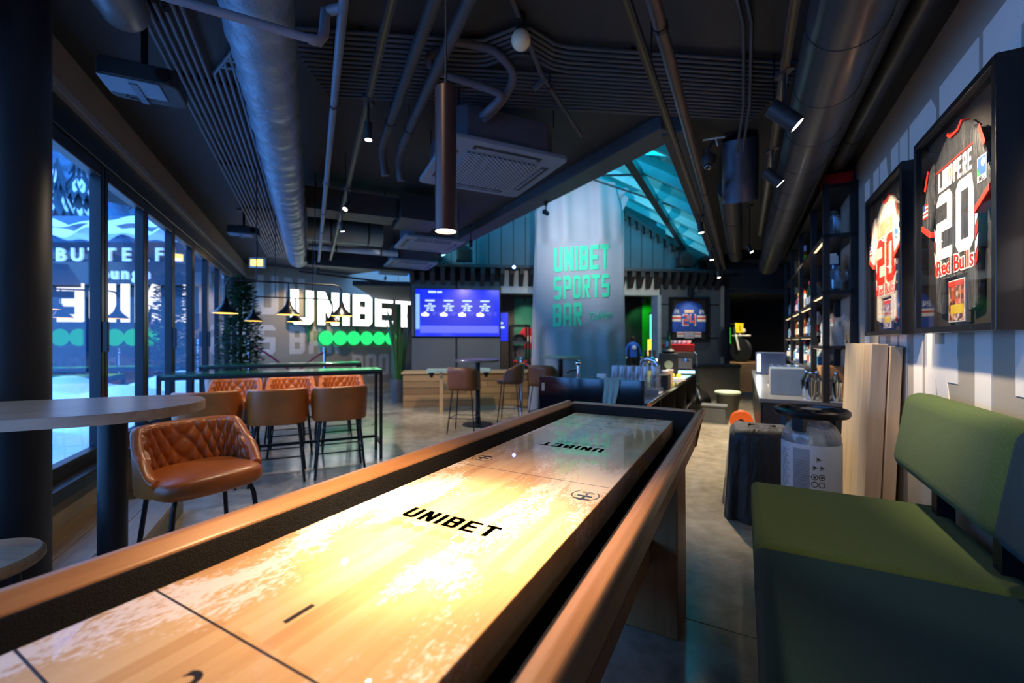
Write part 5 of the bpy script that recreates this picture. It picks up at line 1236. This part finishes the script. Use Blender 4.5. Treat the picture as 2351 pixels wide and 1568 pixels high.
# red cooler / hose under the bar
rb = thing('red_vacuum', 'red and black vacuum cleaner on the floor under the island bar', 'vacuum cleaner', A(-.92, 4.9), RA)
M().rbox(-.14, .16, -.2, .25, .05, .34, .07).obj('tank', REDP, rb, bevel=.02); M().rbox(-.13, .15, -.15, .2, .34, .46, .06).obj('lid', BLACKP, rb, bevel=.02); M().tube([(.1, -.1, .45), (.2, -.1, .5), (.25, .05, .42), (.24, .1, .1)], .022, 10).obj('hose', pm('red_hose', '#c43038', .45), rb, smooth=60)
for sx in (-1, 1): M().cyl((sx*.15-.02, -.15, .05), (sx*.15+.02, -.15, .05), .05, n=16).obj('wheel', BLACKP, rb)
# bins, bags, ledge, reel
lg = thing('grey_ledge_cabinet', 'grey stone ledge cabinet below the blue framed shirt', 'cabinet', C(4.55, -.35), RC); M().box(-.5, .45, -.2, .3, 0, .72).obj('body', pm('ledge_grey', '#4e4b44', .7), lg); M().box(-.53, .48, -.24, .3, .72, .78).obj('top', BLACKP, lg, bevel=.01)
bgm = thing('bin_bag', 'bulging black bin bag beside the grey bin', 'bin bag', A(-.74, 8.05), RA); m = M(); m.grid(lambda u, v: ((.2+.03*sin(u*40)+.02*sin(u*14+v*7))*cos(2*pi*u)*sin(pi*min(.97, v)*.93+.05)*1.2, (.2+.03*sin(u*40))*sin(2*pi*u)*sin(pi*min(.97, v)*.93+.05)*1.1, .0+.52*v), 40, 14, True); m.obj('sack', pm('bin_plastic', '#0c0d10', .3, coat=.3), bgm, smooth=70); M().cyl((0, 0, .48), (0, 0, .58), .05, .07, 10).obj('knot', MATS['bin_plastic'], bgm)
gb = thing('grey_bin', 'tapered grey waste bin with pale liner by the bar end', 'bin', A(-.24, 8.1), RA); M().lathe([(.14, 0), (.19, .42), (.2, .43), (.18, .43), (.135, .02)], (0, 0, 0), 28).obj('bin_body', pm('bin_grey', '#57564e', .6), gb, smooth=40); M().lathe([(.185, .40), (.205, .44), (.19, .46), (.1, .44), (0, .43)], (0, 0, 0), 24, False).obj('liner', pm('pale_liner', '#b6c8b0', .5), gb, smooth=60)
cb = thing('storage_tub', 'grey plastic storage tub on the floor beside the bin bag', 'tub', A(-.42, 7.62), RA); M().rbox(-.18, .18, -.14, .14, 0, .26, .03).obj('tub_body', pm('tub_grey', '#5f6468', .5), cb); M().rbox(-.19, .19, -.15, .15, .26, .28, .03).obj('rim', MATS['tub_grey'], cb)
rl = thing('cable_reel', 'orange cable reel on the floor at the foot of the back counter', 'cable reel', A(-.03, 7.0, .15), RA)
m = M(); m.T = Matrix.Rotation(pi/2, 4, 'X'); 
for z in (-.06, .05): m.lathe([(.04, z), (.145, z), (.15, z+.005), (.145, z+.01), (.04, z+.01)], (0, 0, 0), 28, False)
m.obj('flange', pm('reel_orange', '#e0601a', .45), rl, smooth=40); m = M(); m.T = Matrix.Rotation(pi/2, 4, 'X'); m.lathe([(.04, -.055), (.1, -.05), (.1, .045), (.04, .05)], (0, 0, 0), 24); m.obj('cable_coil', BLACKP, rl, smooth=40)
M().box(-.13, -.1, -.08, .08, -.15, -.12).obj('stand', BLACKP, rl); M().box(.1, .13, -.08, .08, -.15, -.12).obj('stand', BLACKP, rl)
# ============================ back counter and shelving =======================
bc = thing('back_counter', 'black back counter along the bar wall with grey worktop', 'counter', A(0, 0), RA)
M().box(.16, .865, 4.76, 9.3, .08, .72).obj('carcass', BLACKP, bc); M().box(.13, .868, 4.72, 9.3, .72, .757).obj('worktop', pm('counter_grey', '#6f7378', .3, 0, .12, 12, coat=.2), bc, bevel=.003); M().box(.2, .86, 4.8, 9.3, 0, .08).obj('kickboard', BLACKP, bc)
for k in range(6): M().box(.145, .16, 4.80+k*.75, 5.52+k*.75, .1, .70).obj('door', pm('counter_door', '#1b2024', .35), bc, bevel=.003)
SHM = pm('shelf_black', '#17191d', .45, .2)
shelf = thing('bottle_shelving', 'tall open black steel shelving along the bar wall', 'shelving', A(0, 0), RA)
posts = (4.68, 5.45, 6.55, 7.65, 8.75)
for s_ in posts:
    for n_ in (.62, .815): M().box(n_, n_+.05, s_-.025, s_+.025, .757, 2.70).obj('post', SHM, shelf, bevel=.002)
LV = {0: (1.26, 1.75, 2.25, 2.70), 1: (1.02, 1.36, 1.70, 2.25, 2.70), 2: (1.02, 1.36, 1.70, 2.25, 2.70), 3: (1.02, 1.36, 1.70, 2.25, 2.70)}
for b_ in range(4):
    for z in LV[b_]:
        M().box(.62, .865, posts[b_]+.025, posts[b_+1]-.025, z-.03, z).obj('shelf_board', SHM, shelf, bevel=.002)
    for z in LV[b_][:3]: M().box(.64, .66, posts[b_]+.05, posts[b_+1]-.05, z-.034, z-.030).obj('led_strip', glow('warm_led', (1, .72, .4), .9), shelf)
M().box(.615, .865, 4.655, 4.675, 1.23, 1.26).obj('end_rail', SHM, shelf); M().box(.615, .865, 4.655, 4.675, 1.72, 1.75).obj('end_rail', SHM, shelf); M().box(.615, .865, 4.655, 4.675, 2.22, 2.25).obj('end_rail', SHM, shelf)
M().box(.862, .868, 5.5, 8.7, .8, 2.66).obj('back_mirror', pm('dark_mirror', '#15181c', .12, .6), shelf)
# bottles in their kinds
def bottle_meshes(kind, col_, lab_col, cap_col):
    prof = {'spirit': [(.036, 0), (.038, .008), (.038, .17), (.03, .2), (.014, .225), (.013, .28), (0, .28)], 'square': [(.04, 0), (.042, .006), (.042, .15), (.034, .175), (.016, .19), (.015, .25), (0, .25)], 'wine': [(.035, 0), (.037, .008), (.037, .18), (.02, .235), (.014, .25), (.014, .31), (0, .31)], 'stout': [(.045, 0), (.048, .01), (.046, .12), (.03, .16), (.015, .175), (.015, .22), (0, .22)]}[kind]
    a = M(); a.lathe(prof, (0, 0, 0), 14, False); r = max(p[0] for p in prof); b = M(); b.lathe([(r+.0008, .04), (r+.0008, .12)], (0, 0, 0), 14, False); h = prof[-1][1]; d = M(); d.lathe([(.0165, h-.035), (.0165, h+.004), (0, h+.004)], (0, 0, 0), 10, False)
    return a.mesh('bottle_glass', pm('bottle_'+col_[1:], col_, .12, 0, .1, coat=.8, croug=.03), 50), b.mesh('paper_label', pm('label_'+lab_col[1:], lab_col, .6, 0, .3, 60), 60), d.mesh('cap', pm('cap_'+cap_col[1:], cap_col, .4), 50)
KB = [('spirit', '#7fb0bd', '#e7e2d6', '#b02a22', 'pale blue spirit bottle with cream label'), ('square', '#b9c4c6', '#c2452f', '#d6d6d6', 'clear square bottle with red label'), ('spirit', '#8a4a1c', '#dcc9a0', '#1c1c1c', 'amber spirit bottle with tan label'), ('wine', '#22402a', '#e9e4da', '#8a1c22', 'slim dark green bottle with white label'), ('stout', '#9fb6c0', '#3d7fb0', '#e8e8e8', 'stout clear bottle with blue label'), ('spirit', '#6a2f4a', '#d8b2c2', '#c9a23a', 'purple spirit bottle with pink label'), ('square', '#c9d2d2', '#e2d8c8', '#e05a1c', 'clear square bottle with orange cap'), ('stout', '#3c5a8a', '#e4e6ea', '#c9ced6', 'stout blue bottle with silver cap')]
BM = [bottle_meshes(*k[:4]) for k in KB]
def bottle(n_, s_, z, k):
    t = thing('spirit_bottle', KB[k][4]+' on the bar wall shelving', 'bottle', A(n_, s_, z), RA, 'bar shelf bottles, '+KB[k][4])
    for nm, me in zip(('bottle_glass', 'paper_label', 'cap'), BM[k]): place(nm, me, t)
for b_ in (1, 2, 3):
    for z in LV[b_][:3]:
        s_ = posts[b_]+.10
        while s_ < posts[b_+1]-.08:
            if RND.random() < .9: bottle(.70+RND.uniform(-.015, .03), s_, z, RND.randrange(8))
            s_ += .115
for s_, k in ((4.85, 6), (4.98, 1), (5.12, 4), (5.26, 0)): bottle(.72, s_, 1.26, k)
pr = thing('amber_bottle', 'tall amber liqueur bottle with lime band on the upper shelf', 'bottle', A(.73, 6.9, 2.25), RA)
# glassware and odds on the end bay
jar = M(); jar.lathe([(.055, 0), (.06, .01), (.06, .15), (.045, .18), (.045, .20), (.04, .20), (.052, .15), (.052, .012), (0, .01)], (0, 0, 0), 24, False); jme = jar.mesh('glass_jar', GLS, 50)
for n_, s_, z, lab in ((.70, 4.80, 2.25, 'large glass jar on the end shelf just under the red box'), (.74, 4.95, 2.25, 'second glass jar behind the large one on the end shelf')):
    t = thing('storage_jar', lab, 'jar', A(n_, s_, z), RA); place('jar_body', jme, t); M().lathe([(.047, .20), (.047, .225), (0, .228)], (0, 0, 0), 20, False).obj('lid', STEEL, t, smooth=40)
for n_, s_, z, lab in ((.705, 4.77, 1.75, 'cut glass pitcher on the middle end shelf'), (.72, 4.91, 1.75, 'cut glass pitcher behind the first on the middle end shelf')):
    t = thing('glass_pitcher', lab, 'pitcher', A(n_, s_, z), RA); M().lathe([(.05, 0), (.062, .03), (.066, .1), (.05, .2), (.054, .23), (.05, .23), (.046, .2), (.06, .1), (.05, .02), (0, .015)], (0, 0, 0), 12, False).obj('vessel', GLS, t); M().tube([(.05, 0, .2), (.10, 0, .2), (.11, 0, .12), (.064, 0, .06)], .008, 8).obj('handle', GLS, t, smooth=60)
for k, (s_, h) in enumerate(((5.04, .36), (5.135, .40), (5.23, .33))):
    t = thing('gift_box', 'tall white bottle box with blue band on the middle end shelf', 'box', A(.74, s_, 1.75), RA, 'white bottle boxes on the end shelf'); M().box(-.045, .045, -.042, .042, 0, h).obj('carton', WHITEP, t, bevel=.002); M().box(-.046, .046, -.043, .043, h*.62, h*.78).obj('blue_band', pm('band_blue', '#12326e', .5), t)
bag = thing('plastic_bag', 'crumpled clear plastic bag of bar goods on the lower end shelf', 'bag', A(.735, 4.83, 1.26), RA)
m = M(); m.grid(lambda u, v: ((.10+.02*sin(u*31+v*9)+.012*sin(u*57))*cos(2*pi*u)*(1-.15*v), (.10+.02*sin(u*29+v*7))*sin(2*pi*u), .002+.27*v+.012*sin(u*23)*v), 44, 14, True); m.obj('film', glass('bag_film', (.92, .95, .98), 1.4, .12, .28, (.8, .86, .92)), bag, smooth=40)
M().rbox(-.06, .06, -.06, .06, .003, .18, .02).obj('contents', pm('bag_contents', '#8f9fa8', .4, 0, .3, 20), bag)
rd = thing('red_box', 'red box lying on top of the bar shelving', 'box', A(.74, 4.85, 2.70), RA); M().box(-.1, .1, -.16, .16, 0, .09).obj('carton', REDP, rd, bevel=.004); M().box(-.101, .101, -.03, .03, 0, .092).obj('tape_band', pm('band_dark_red', '#7c1018', .5), rd)
for nm, me in zip(('bottle_glass', 'cap'), (M().lathe([(.045, 0), (.047, .01), (.047, .16), (.02, .23), (.017, .32), (0, .32)], (0, 0, 0), 18, False).mesh('bottle_glass', pm('amber_liq', '#a3521a', .12, coat=.8), 50), M().lathe([(.02, .26), (.02, .335), (0, .335)], (0, 0, 0), 14, False).mesh('cap', pm('cap_lilac', '#b9b4d8', .3), 50))): place(nm, me, pr)
M().lathe([(.0475, .13), (.047, .165), (.035, .2)], (0, 0, 0), 18, False).obj('lime_band', pm('lime_band', '#9ac41e', .4), pr)
cardb = thing('cardboard_box', 'small tan cardboard box under the end shelf on the counter', 'box', A(.75, 5.2, .757), RA); M().box(-.09, .09, -.12, .12, 0, .3).obj('carton', pm('cardboard', '#a9794f', .8), cardb); M().box(-.091, .091, -.02, .02, 0, .301).obj('tape_band', pm('tan_tape', '#c29a6c', .4), cardb)
# on the back counter
glass_crate(.42, 6.0, .757, 'grey glass tray on the back counter', 4, 6, 2, 'glasses on the back counter', 'upturned drinking glass on the back counter tray')
fb = thing('paper_dispenser', 'blue grey cutlery box standing on the near part of the back counter', 'box', A(.37, 5.24, .757), RA); M().box(-.13, .17, -.14, .14, 0, .27).obj('casing', pm('bluegrey_box', '#6f8194', .45), fb, bevel=.006); M().box(-.132, -.128, -.13, .13, .02, .25).obj('front_panel', pm('pale_edge', '#a9a6a6', .5), fb)
shk = M(); shk.lathe([(.035, 0), (.036, .005), (.046, .17), (.044, .17), (.034, .01), (0, .01)], (0, 0, 0), 20, False); shme = shk.mesh('shaker_body', CHROME, 50)
for n_, s_ in ((.55, 4.83), (.61, 4.95), (.68, 4.85), (.53, 4.99), (.74, 4.83)):
    t = thing('cocktail_shaker', 'chrome cocktail shaker at the end of the back counter', 'shaker', A(n_, s_, .757), RA, 'cocktail shakers on the back counter'); place('shaker_body', shme, t); M().lathe([(.046, .17), (.03, .22), (.018, .235), (.018, .26), (0, .262)], (0, 0, 0), 18, False).obj('shaker_cap', CHROME, t, smooth=40)
fd = thing('lit_fridge', 'small bar machine with a bright white lit strip on the back counter', 'bar machine', A(.30, 8.3, .757), RA); M().box(-.12, .3, -.15, .15, 0, .36).obj('casing', pm('machine_blue', '#5a6c90', .4), fd, bevel=.01); M().box(-.1, -.06, -.156, -.15, .05, .33).obj('lit_strip', glow('white_strip', (.75, .85, 1), 9), fd)
# ============================ blue framed shirt ===============================
fs_ = thing('framed_hockey_shirt', 'square black framed blue hockey shirt with number 24', 'framed shirt', C(4.12, .02, 1.30), RC)
for x0, x1, z0, z1, nm in ((-.48, -.43, 0, 1.02, 'frame_side'), (.43, .48, 0, 1.02, 'frame_side'), (-.43, .43, .97, 1.02, 'frame_top'), (-.43, .43, 0, .05, 'frame_bottom')): M().box(x0, x1, -.08, 0, z0, z1).obj(nm, FRM, fs_)
M().box(-.43, .43, -.02, -.005, .05, .97).obj('backing', FBK, fs_); M().box(-.43, .43, -.074, -.072, .05, .97).obj('glass', FGL, fs_)
BLU = cloth('hockey_blue', '#1f52b8', .3); RED2 = MATS['shirt_red']; WH2 = MATS['shirt_white']
M().prism([(-.41, .22), (-.41, .62), (-.30, .86), (-.08, .93), (.08, .93), (.30, .86), (.41, .62), (.41, .22), (.27, .2), (.27, .10), (-.27, .10), (-.27, .2)], -.05, -.02, 'y').obj('shirt', BLU, fs_, bevel=.01)
for sx in (-1, 1):
    for z0, z1, mt in ((.46, .52, WH2), (.52, .56, RED2), (.56, .60, WH2)):
        x0, x1 = sorted((sx*.20, sx*.412)); M().box(x0, x1, -.053, -.05, z0, z1).obj('arm_stripe', mt, fs_)
    m = M(); block(m, '24', .10, .003, .15, .8); o = m.obj('sleeve_number', WH2, fs_); o.location = (sx*.31, -.05, .64)
    for z0, z1, mt in ((.10, .16, WH2), (.16, .19, RED2), (.19, .22, WH2)):
        x0, x1 = sorted((sx*.13, sx*.3)); M().box(x0, x1, -.053, -.05, z0, z1).obj('hem_stripe', mt, fs_)
m = M(); block(m, '24', .27, .002, .15, .8, w=.7); o = m.obj('number', WH2, fs_); o.location = (0, -.05, .36)
m = M(); block(m, '24', .235, .002, .32, .8, w=.62, t=.14); o = m.obj('number_face', RED2, fs_); o.location = (0, -.053, .378)
M().box(-.11, .11, -.053, -.05, .66, .73).obj('name_strip', pm('name_cream', '#e3c9b0', .6), fs_)
M().box(-.13, .13, -.057, -.05, .06, .24).obj('photo_mount', BLACKP, fs_); M().box(-.12, .12, -.059, -.057, .07, .23).obj('photo', pm('pale_photo', '#cfc6d2', .5, 0, .2, 14), fs_)
q = C(4.12, -.44, 2.36); lamp('SPOT', 'picture_light', q, 16, (1, .8, .55), .03, C(4.12, 0, 1.75), 75, .7)
pl = thing('picture_lamp', 'black rod picture lamp above the blue framed shirt', 'lamp', C(4.12, -.12, 2.45), RC); M().box(-.02, .02, .0, .13, -.1, .1).obj('stem', BLACKP, pl); M().cyl((0, .0, -.06), (0, -.28, -.06), .012, n=10).obj('arm', BLACKP, pl); M().cyl((0, -.30, -.02), (0, -.31, -.09), .025, n=12).obj('head', BLACKP, pl)
jk = thing('hanging_jacket', 'black jacket hanging on the door post beside the blue framed shirt', 'jacket', C(4.92, -.05, .95), RC)
m = M(); m.grid(lambda u, v: ((.085+.04*v*(1-v)*2+.01*sin(u*25))*cos(2*pi*u)*(1-.55*max(0, v-.75)*3), -.04+(.05)*sin(2*pi*u), .62*v), 28, 12, True); m.obj('garment', cloth('black_jacket', '#121418', .5), jk, smooth=70); M().tube([(0, .05, .66), (0, -.02, .68), (0, -.05, .62)], .008, 6).obj('hook', BLACK, jk)
# ============================ beyond the openings =============================
mn = thing('mannequin', 'mannequin in a blue sweatshirt and dark trousers on a wooden plinth', 'mannequin', C(3.30, 1.2, .42), RC)
def skin(name, pts, edges, mat, parent):
    me = bpy.data.meshes.new(name); me.from_pydata([p[:3] for p in pts], edges, []); me.materials.append(mat); o = place(name, me, parent)
    md = o.modifiers.new('skin', 'SKIN'); sv = me.skin_vertices[0].data
    for k, p in enumerate(pts): sv[k].radius = (p[3], p[4] if len(p) > 4 else p[3]*.8)
    sv[0].use_root = True; o.modifiers.new('smooth', 'SUBSURF').levels = 1
    for f in me.polygons: f.use_smooth = True
    return o
BODY = [(0, 0, .50, .10, .075), (0, 0, .62, .105, .075), (0, 0, .74, .12, .08), (0, 0, .84, .06, .05), (0, 0, .89, .035, .035), (0, -.01, .955, .055, .062), (0, -.01, 1.02, .05, .06),
        (.13, 0, .79, .05), (.19, 0, .65, .042), (.20, -.04, .50, .034), (-.13, 0, .79, .05), (-.19, 0, .65, .042), (-.20, -.04, .50, .034),
        (.065, 0, .44, .062), (.08, -.005, .24, .047), (.085, .01, .04, .035), (.085, -.06, .02, .026), (-.065, 0, .44, .062), (-.08, -.005, .24, .047), (-.085, .01, .04, .035), (-.085, -.06, .02, .026)]
EDG = [(0, 1), (1, 2), (2, 3), (3, 4), (4, 5), (5, 6), (3, 7), (7, 8), (8, 9), (3, 10), (10, 11), (11, 12), (0, 13), (13, 14), (14, 15), (15, 16), (0, 17), (17, 18), (18, 19), (19, 20)]
def mann_mat():
    m, N, L, b = newmat('mannequin_dress'); v = coords(N, L); sx = N.new('ShaderNodeSeparateXYZ'); L.new(v, sx.inputs[0])
    L.new(ramp(N, L, sx.outputs[2], [(0, c('#15130f')), (.47, c('#2b281e')), (.48, c('#1f5fc4')), (.86, c('#1f5fc4')), (.87, c('#2a2622')), (1, c('#4a463c'))]), b.inputs['Base Color']); r = [n for n in N if n.type == 'VALTORGB'][0]; r.color_ramp.interpolation = 'CONSTANT'; b.inputs['Roughness'].default_value = .8; return m
skin('body', BODY, EDG, mann_mat(), mn); m = M(); m.ball((.0, -.085, .72), .06, 12, 8, sy=.35); m.obj('chest_print', pm('chest_print', '#b9c9dd', .6, 0, .4, 30), mn)
for sx in (-1, 1): m = M(); m.ball((sx*.2, -.05, .47), .03, 10, 8); m.obj('hand', pm('mannequin_skin', '#c9b9a5', .6), mn, smooth=60)
ps = struct(M().box(-.6, .75, -.35, .35, 0, .42).obj('plinth_floor', wood('plinth_wood', '#8a5f38', '#a87846', 0, .5, .1), loc=C(3.30, 1.2), rz=RC))
neon = thing('neon_strip', 'upright green neon tube beside the mannequin', 'lamp', C(3.47, .55, 1.1), RC); M().cyl((0, 0, 0), (0, 0, .85), .02, n=10).obj('tube', glow('green_neon', (.05, 1, .25), 2), neon); M().box(-.03, .03, .02, .05, -1.1, .9).obj('channel', BLACKP, neon)
yb = thing('yellow_panel', 'narrow yellow upright light panel under the green neon tube', 'lamp', C(3.43, .5), RC); M().box(-.04, .04, 0, .05, .8, 1.35).obj('lit_face', glow('yellow_panel', (1, .6, .03), 1.3), yb); M().box(-.05, .05, .05, .08, 0, 1.38).obj('stand', BLACKP, yb)
# game rack with red seats in the passage
rkc = thing('basketball_game', 'black arcade rack with red seats in the opening beside the large television', 'arcade game', C(.30, .75), RC)
for x in (-.2, .22): M().box(x-.02, x+.02, -.02, .02, 0, 1.68).obj('post', BLACKP, rkc); M().box(x-.02, x+.02, .4, .44, 0, 1.68).obj('post', BLACKP, rkc)
M().box(-.2, .22, -.02, .44, 1.65, 1.70).obj('top_frame', BLACKP, rkc); M().box(-.18, .2, .0, .4, .25, .55).obj('cabinet', DARKG, rkc); M().lathe([(.17, 1.30), (.16, 1.38), (.1, 1.46), (0, 1.48)], (0.01, .2, 0), 20).obj('hood', BLACKP, rkc, smooth=50); M().box(-.18, .2, -.01, .4, 1.25, 1.30).obj('rail', STEEL, rkc)
for x in (-.11, .13): m = M(); m.ball((x, .1, .82), .09, 16, 8, sz=.5); m.obj('red_seat', pm('red_vinyl', '#d23a3a', .35), rkc, smooth=60); M().cyl((x, .1, .55), (x, .1, .8), .02, n=8).obj('seat_post', CHROME, rkc)
M().box(-.15, .17, .35, .38, .9, 1.2).obj('panel', pm('photo_panel', '#6a6468', .5, 0, .5, 14), rkc)
rs = thing('red_shirt_display', 'red and white shirt on a stand before the green wall', 'shirt', C(.72, 1.9), RC); M().prism([(-.14, 1.1), (.14, 1.1), (.15, 1.5), (.22, 1.42), (.25, 1.5), (.15, 1.66), (-.15, 1.66), (-.25, 1.5), (-.22, 1.42), (-.15, 1.5)], -.04, .04, 'y').obj('garment', pm('red_shirt_cloth', '#b01c2c', .7), rs, bevel=.01); m = M(); block(m, '0', .2, .004, .1, .8); o = m.obj('number', WH2, rs); o.location = (0, -.04, 1.25); M().cyl((0, 0, 0), (0, 0, 1.6), .02, n=8).obj('stand', STEEL, rs)
oc = thing('orange_counter', 'small orange topped counter behind the rope post', 'counter', C(.72, .55), RC); M().box(-.15, .25, 0, .35, 0, .82).obj('body', pm('brown_counter', '#5a3520', .6), oc); M().box(-.18, .28, -.03, .37, .82, .88).obj('top', pm('orange_top', '#d8822a', .5), oc)
# motocross motorcycle in the doorway
mb = thing('motorcycle', 'white and green motocross motorcycle with yellow number plate on a timber plinth', 'motorcycle', C(6.35, 1.6, .74), RC+.25)
m = M(); m.T = Matrix.Translation((.1, -.2, .33)) @ Matrix.Rotation(pi/2, 4, 'Y'); m.lathe([(.24, -.04), (.31, -.045), (.33, -.02), (.33, .02), (.31, .045), (.24, .04)], (0, 0, 0), 32); m.obj('front_wheel', BLACKP, mb, smooth=40)
m = M(); m.T = Matrix.Translation((.1, -.2, .33)) @ Matrix.Rotation(pi/2, 4, 'Y'); m.lathe([(.04, -.03), (.24, -.015), (.24, .015), (.04, .03)], (0, 0, 0), 24); m.obj('rim', STEEL, mb)
for x in (.02, .18): M().tube([(x, -.2, .33), (x, -.05, .95)], .024, 10).obj('fork', pm('fork_white', '#e8e4d8', .4), mb, smooth=50)
M().rbox(.02, .20, -.45, .05, .70, .74, .05).obj('fender', MATS['fork_white'], mb, bevel=.01); M().prism([(-.03, .80), (.23, .80), (.26, 1.06), (-.06, 1.06)], -.16, -.13, 'y').obj('number_plate', pm('plate_yellow', '#e8cf1a', .5), mb, bevel=.01)
vs, fs = txt('1', .2, .006); m = M(); m.add(vs, fs); o = m.obj('plate_number', BLACKP, mb); o.location = (.1, -.163, .85)
M().tube([(-.3, .0, 1.08), (-.05, -.02, 1.04), (.25, -.02, 1.04), (.5, 0, 1.08)], .014, 8).obj('handlebar', BLACKP, mb, smooth=50); m = M(); m.ball((.28, -.12, .86), .07, 14, 10); m.obj('headlamp', pm('lamp_cream', '#d8d2c0', .3), mb, smooth=60)
M().rbox(-.12, .14, .1, .9, .55, .95, .08).obj('tank', pm('kawa_green', '#2fc03a', .35), mb, bevel=.03); M().rbox(-.08, .12, .5, 1.4, .9, 1.0, .06).obj('seat', BLACKP, mb, bevel=.02); M().box(-.1, .14, .2, .8, .25, .55).obj('engine', DARKG, mb, bevel=.02)
for sx in (-.16, .2): M().prism([(-.1, .5), (.35, .45), (.4, .8), (.0, .85)], sx-.01, sx+.01, 'x').obj('shroud', MATS['kawa_green'], mb)
m = M(); m.T = Matrix.Translation((.06, 1.2, .33)) @ Matrix.Rotation(pi/2, 4, 'Y'); m.lathe([(.22, -.05), (.31, -.055), (.33, -.02), (.33, .02), (.31, .055), (.22, .05)], (0, 0, 0), 28); m.obj('rear_wheel', BLACKP, mb, smooth=40)
struct(M().box(-.6, .9, -.75, 1.6, 0, .74).obj('plinth_floor_far', wood('plinth_pale', '#a98258', '#c09a6c', 0, .5, .1), loc=C(6.35, 1.6), rz=RC+.25))
struct(M().box(4.98, 6.8, -.4, .3, 0, .07).obj('step_floor', pm('step_stone', '#6d655a', .6), loc=C(0, 0), rz=RC))
# lamps and cans added to light the far rooms
G2 = 'added downlights in the far rooms'
p = C(6.1, .4, 2.4); spot(p, C(6.4, 1.5, 1.2), 'added black downlight in the passage before the motorcycle', .03, .1, 60, (1, .86, .66), 100, 2.5, None, es=6)  # added lamp, brightens the motorcycle
p = C(.5, 1.4, 2.35); spot(p, C(.4, 1.9, .9), 'added black downlight in the opening beside the large television', .03, .1, 26, (1, .8, .6), 130, 2.5, None, es=6)  # lamp and can added to light this opening
p = C(3.25, .5, 2.28); spot(p, C(3.3, 1.2, 1.0), 'added black downlight over the mannequin', .03, .1, 16, (.9, .95, 1), 90, 2.5, None, es=6)  # added lamp so the mannequin shows
p = C(3.75, 1.3, 2.35); spot(p, C(4.1, 1.9, 1.3), 'added green downlight in the mannequin niche', .03, .1, 12, (.1, 1, .25), 120, 2.5, None, es=6)  # added lamp, spreads the neon's green over the niche
p = C(.8, 1.9, 2.35); spot(p, C(.75, 2.5, 1.6), 'added black downlight washing the green wall', .03, .1, 5, (.6, 1, .8), 110, 2.5, None, es=6)  # lamp added to tint and lift the green wall
# ============================ remaining spotlights, many added as fill =======================
for t_ in (1.2, 2.9, 4.6):
    p = D(t_, -1.3, 2.95); spot(p, D(t_, 0, 1.1), 'black ceiling spotlight washing the sign wall', .03, .1, 46, (1, .78, .52), 92, 3.14, 'spotlights washing the sign wall', es=6)
p = A(-.5, -.8, 2.85); spot(p, A(-.5, .6, .2), 'added black ceiling spotlight behind the near end of the shuffleboard', .035, .12, 26, (1, .74, .45), 110, 3.14, es=6)  # unseen fill lamp added behind the camera
p = B(.302, 4.2, 2.55); spot(p, B(-.7, 3.2, .6), 'added black track spotlight turned towards the lone quilted stool', .026, .1, 34, (1, .76, .5), 90, 2.72, es=6)  # added fill lamp for the stool and oval table
p = B(.302, 5.0, 2.55); spot(p, B(.8, 5.4, 0), 'added black track spotlight before the rectangular duct', .026, .1, 60, (1, .82, .62), 105, 2.72, es=6)  # lamp added to the track to brighten the floor
p = B(1.0, 7.35, 2.95); spot(p, B(1.2, 7.0, 0), 'added black ceiling spotlight between the two farther cassette units', .03, .1, 70, (1, .85, .68), 110, 3.14, es=6)  # another added lamp, brightens the floor farther back
p = C(-1.0, -2.4, 2.85); spot(p, C(-.9, -.5, .3), 'added black ceiling spotlight aimed at the timber low wall', .03, .1, 90, (1, .78, .5), 96, 3.14, es=6)  # added warm wash, lifts the dark timber cladding
p = A(.07, 6.6, 2.55); spot(p, A(.8, 6.6, 1.3), 'added black spotlight aimed at the bottle shelving', .03, .1, 60, (1, .82, .62), 100, 3.14, es=6)  # lamp added to bring out the bottles
p = Vector((.42, 5.30, 2.90)); spot(p, (BX0+.15, BY0-.4, 3.05), 'black spotlight on the bulkhead aimed at the draped column', .03, .1, 150, (.97, .97, 1), 84, 3.02, es=6)
p = A(-.5, 8.0, 2.88); spot(p, C(1.7, 0, 2.5), 'added black spotlight on the eave beam aimed at the white lintel', .03, .1, 50, (1, .93, .82), 110, 3.0, es=6)  # added wash that brightens the lintel
p = Vector((-1.42, 8.44, 2.9)); spot(p, C(-.6, .1, 4.0), 'added black spotlight on the bulkhead aimed at the gable boards', .03, .1, 14, (.35, .8, 1), 110, 3.02, es=6)  # added blue wash, imitates skylight colour on the gable
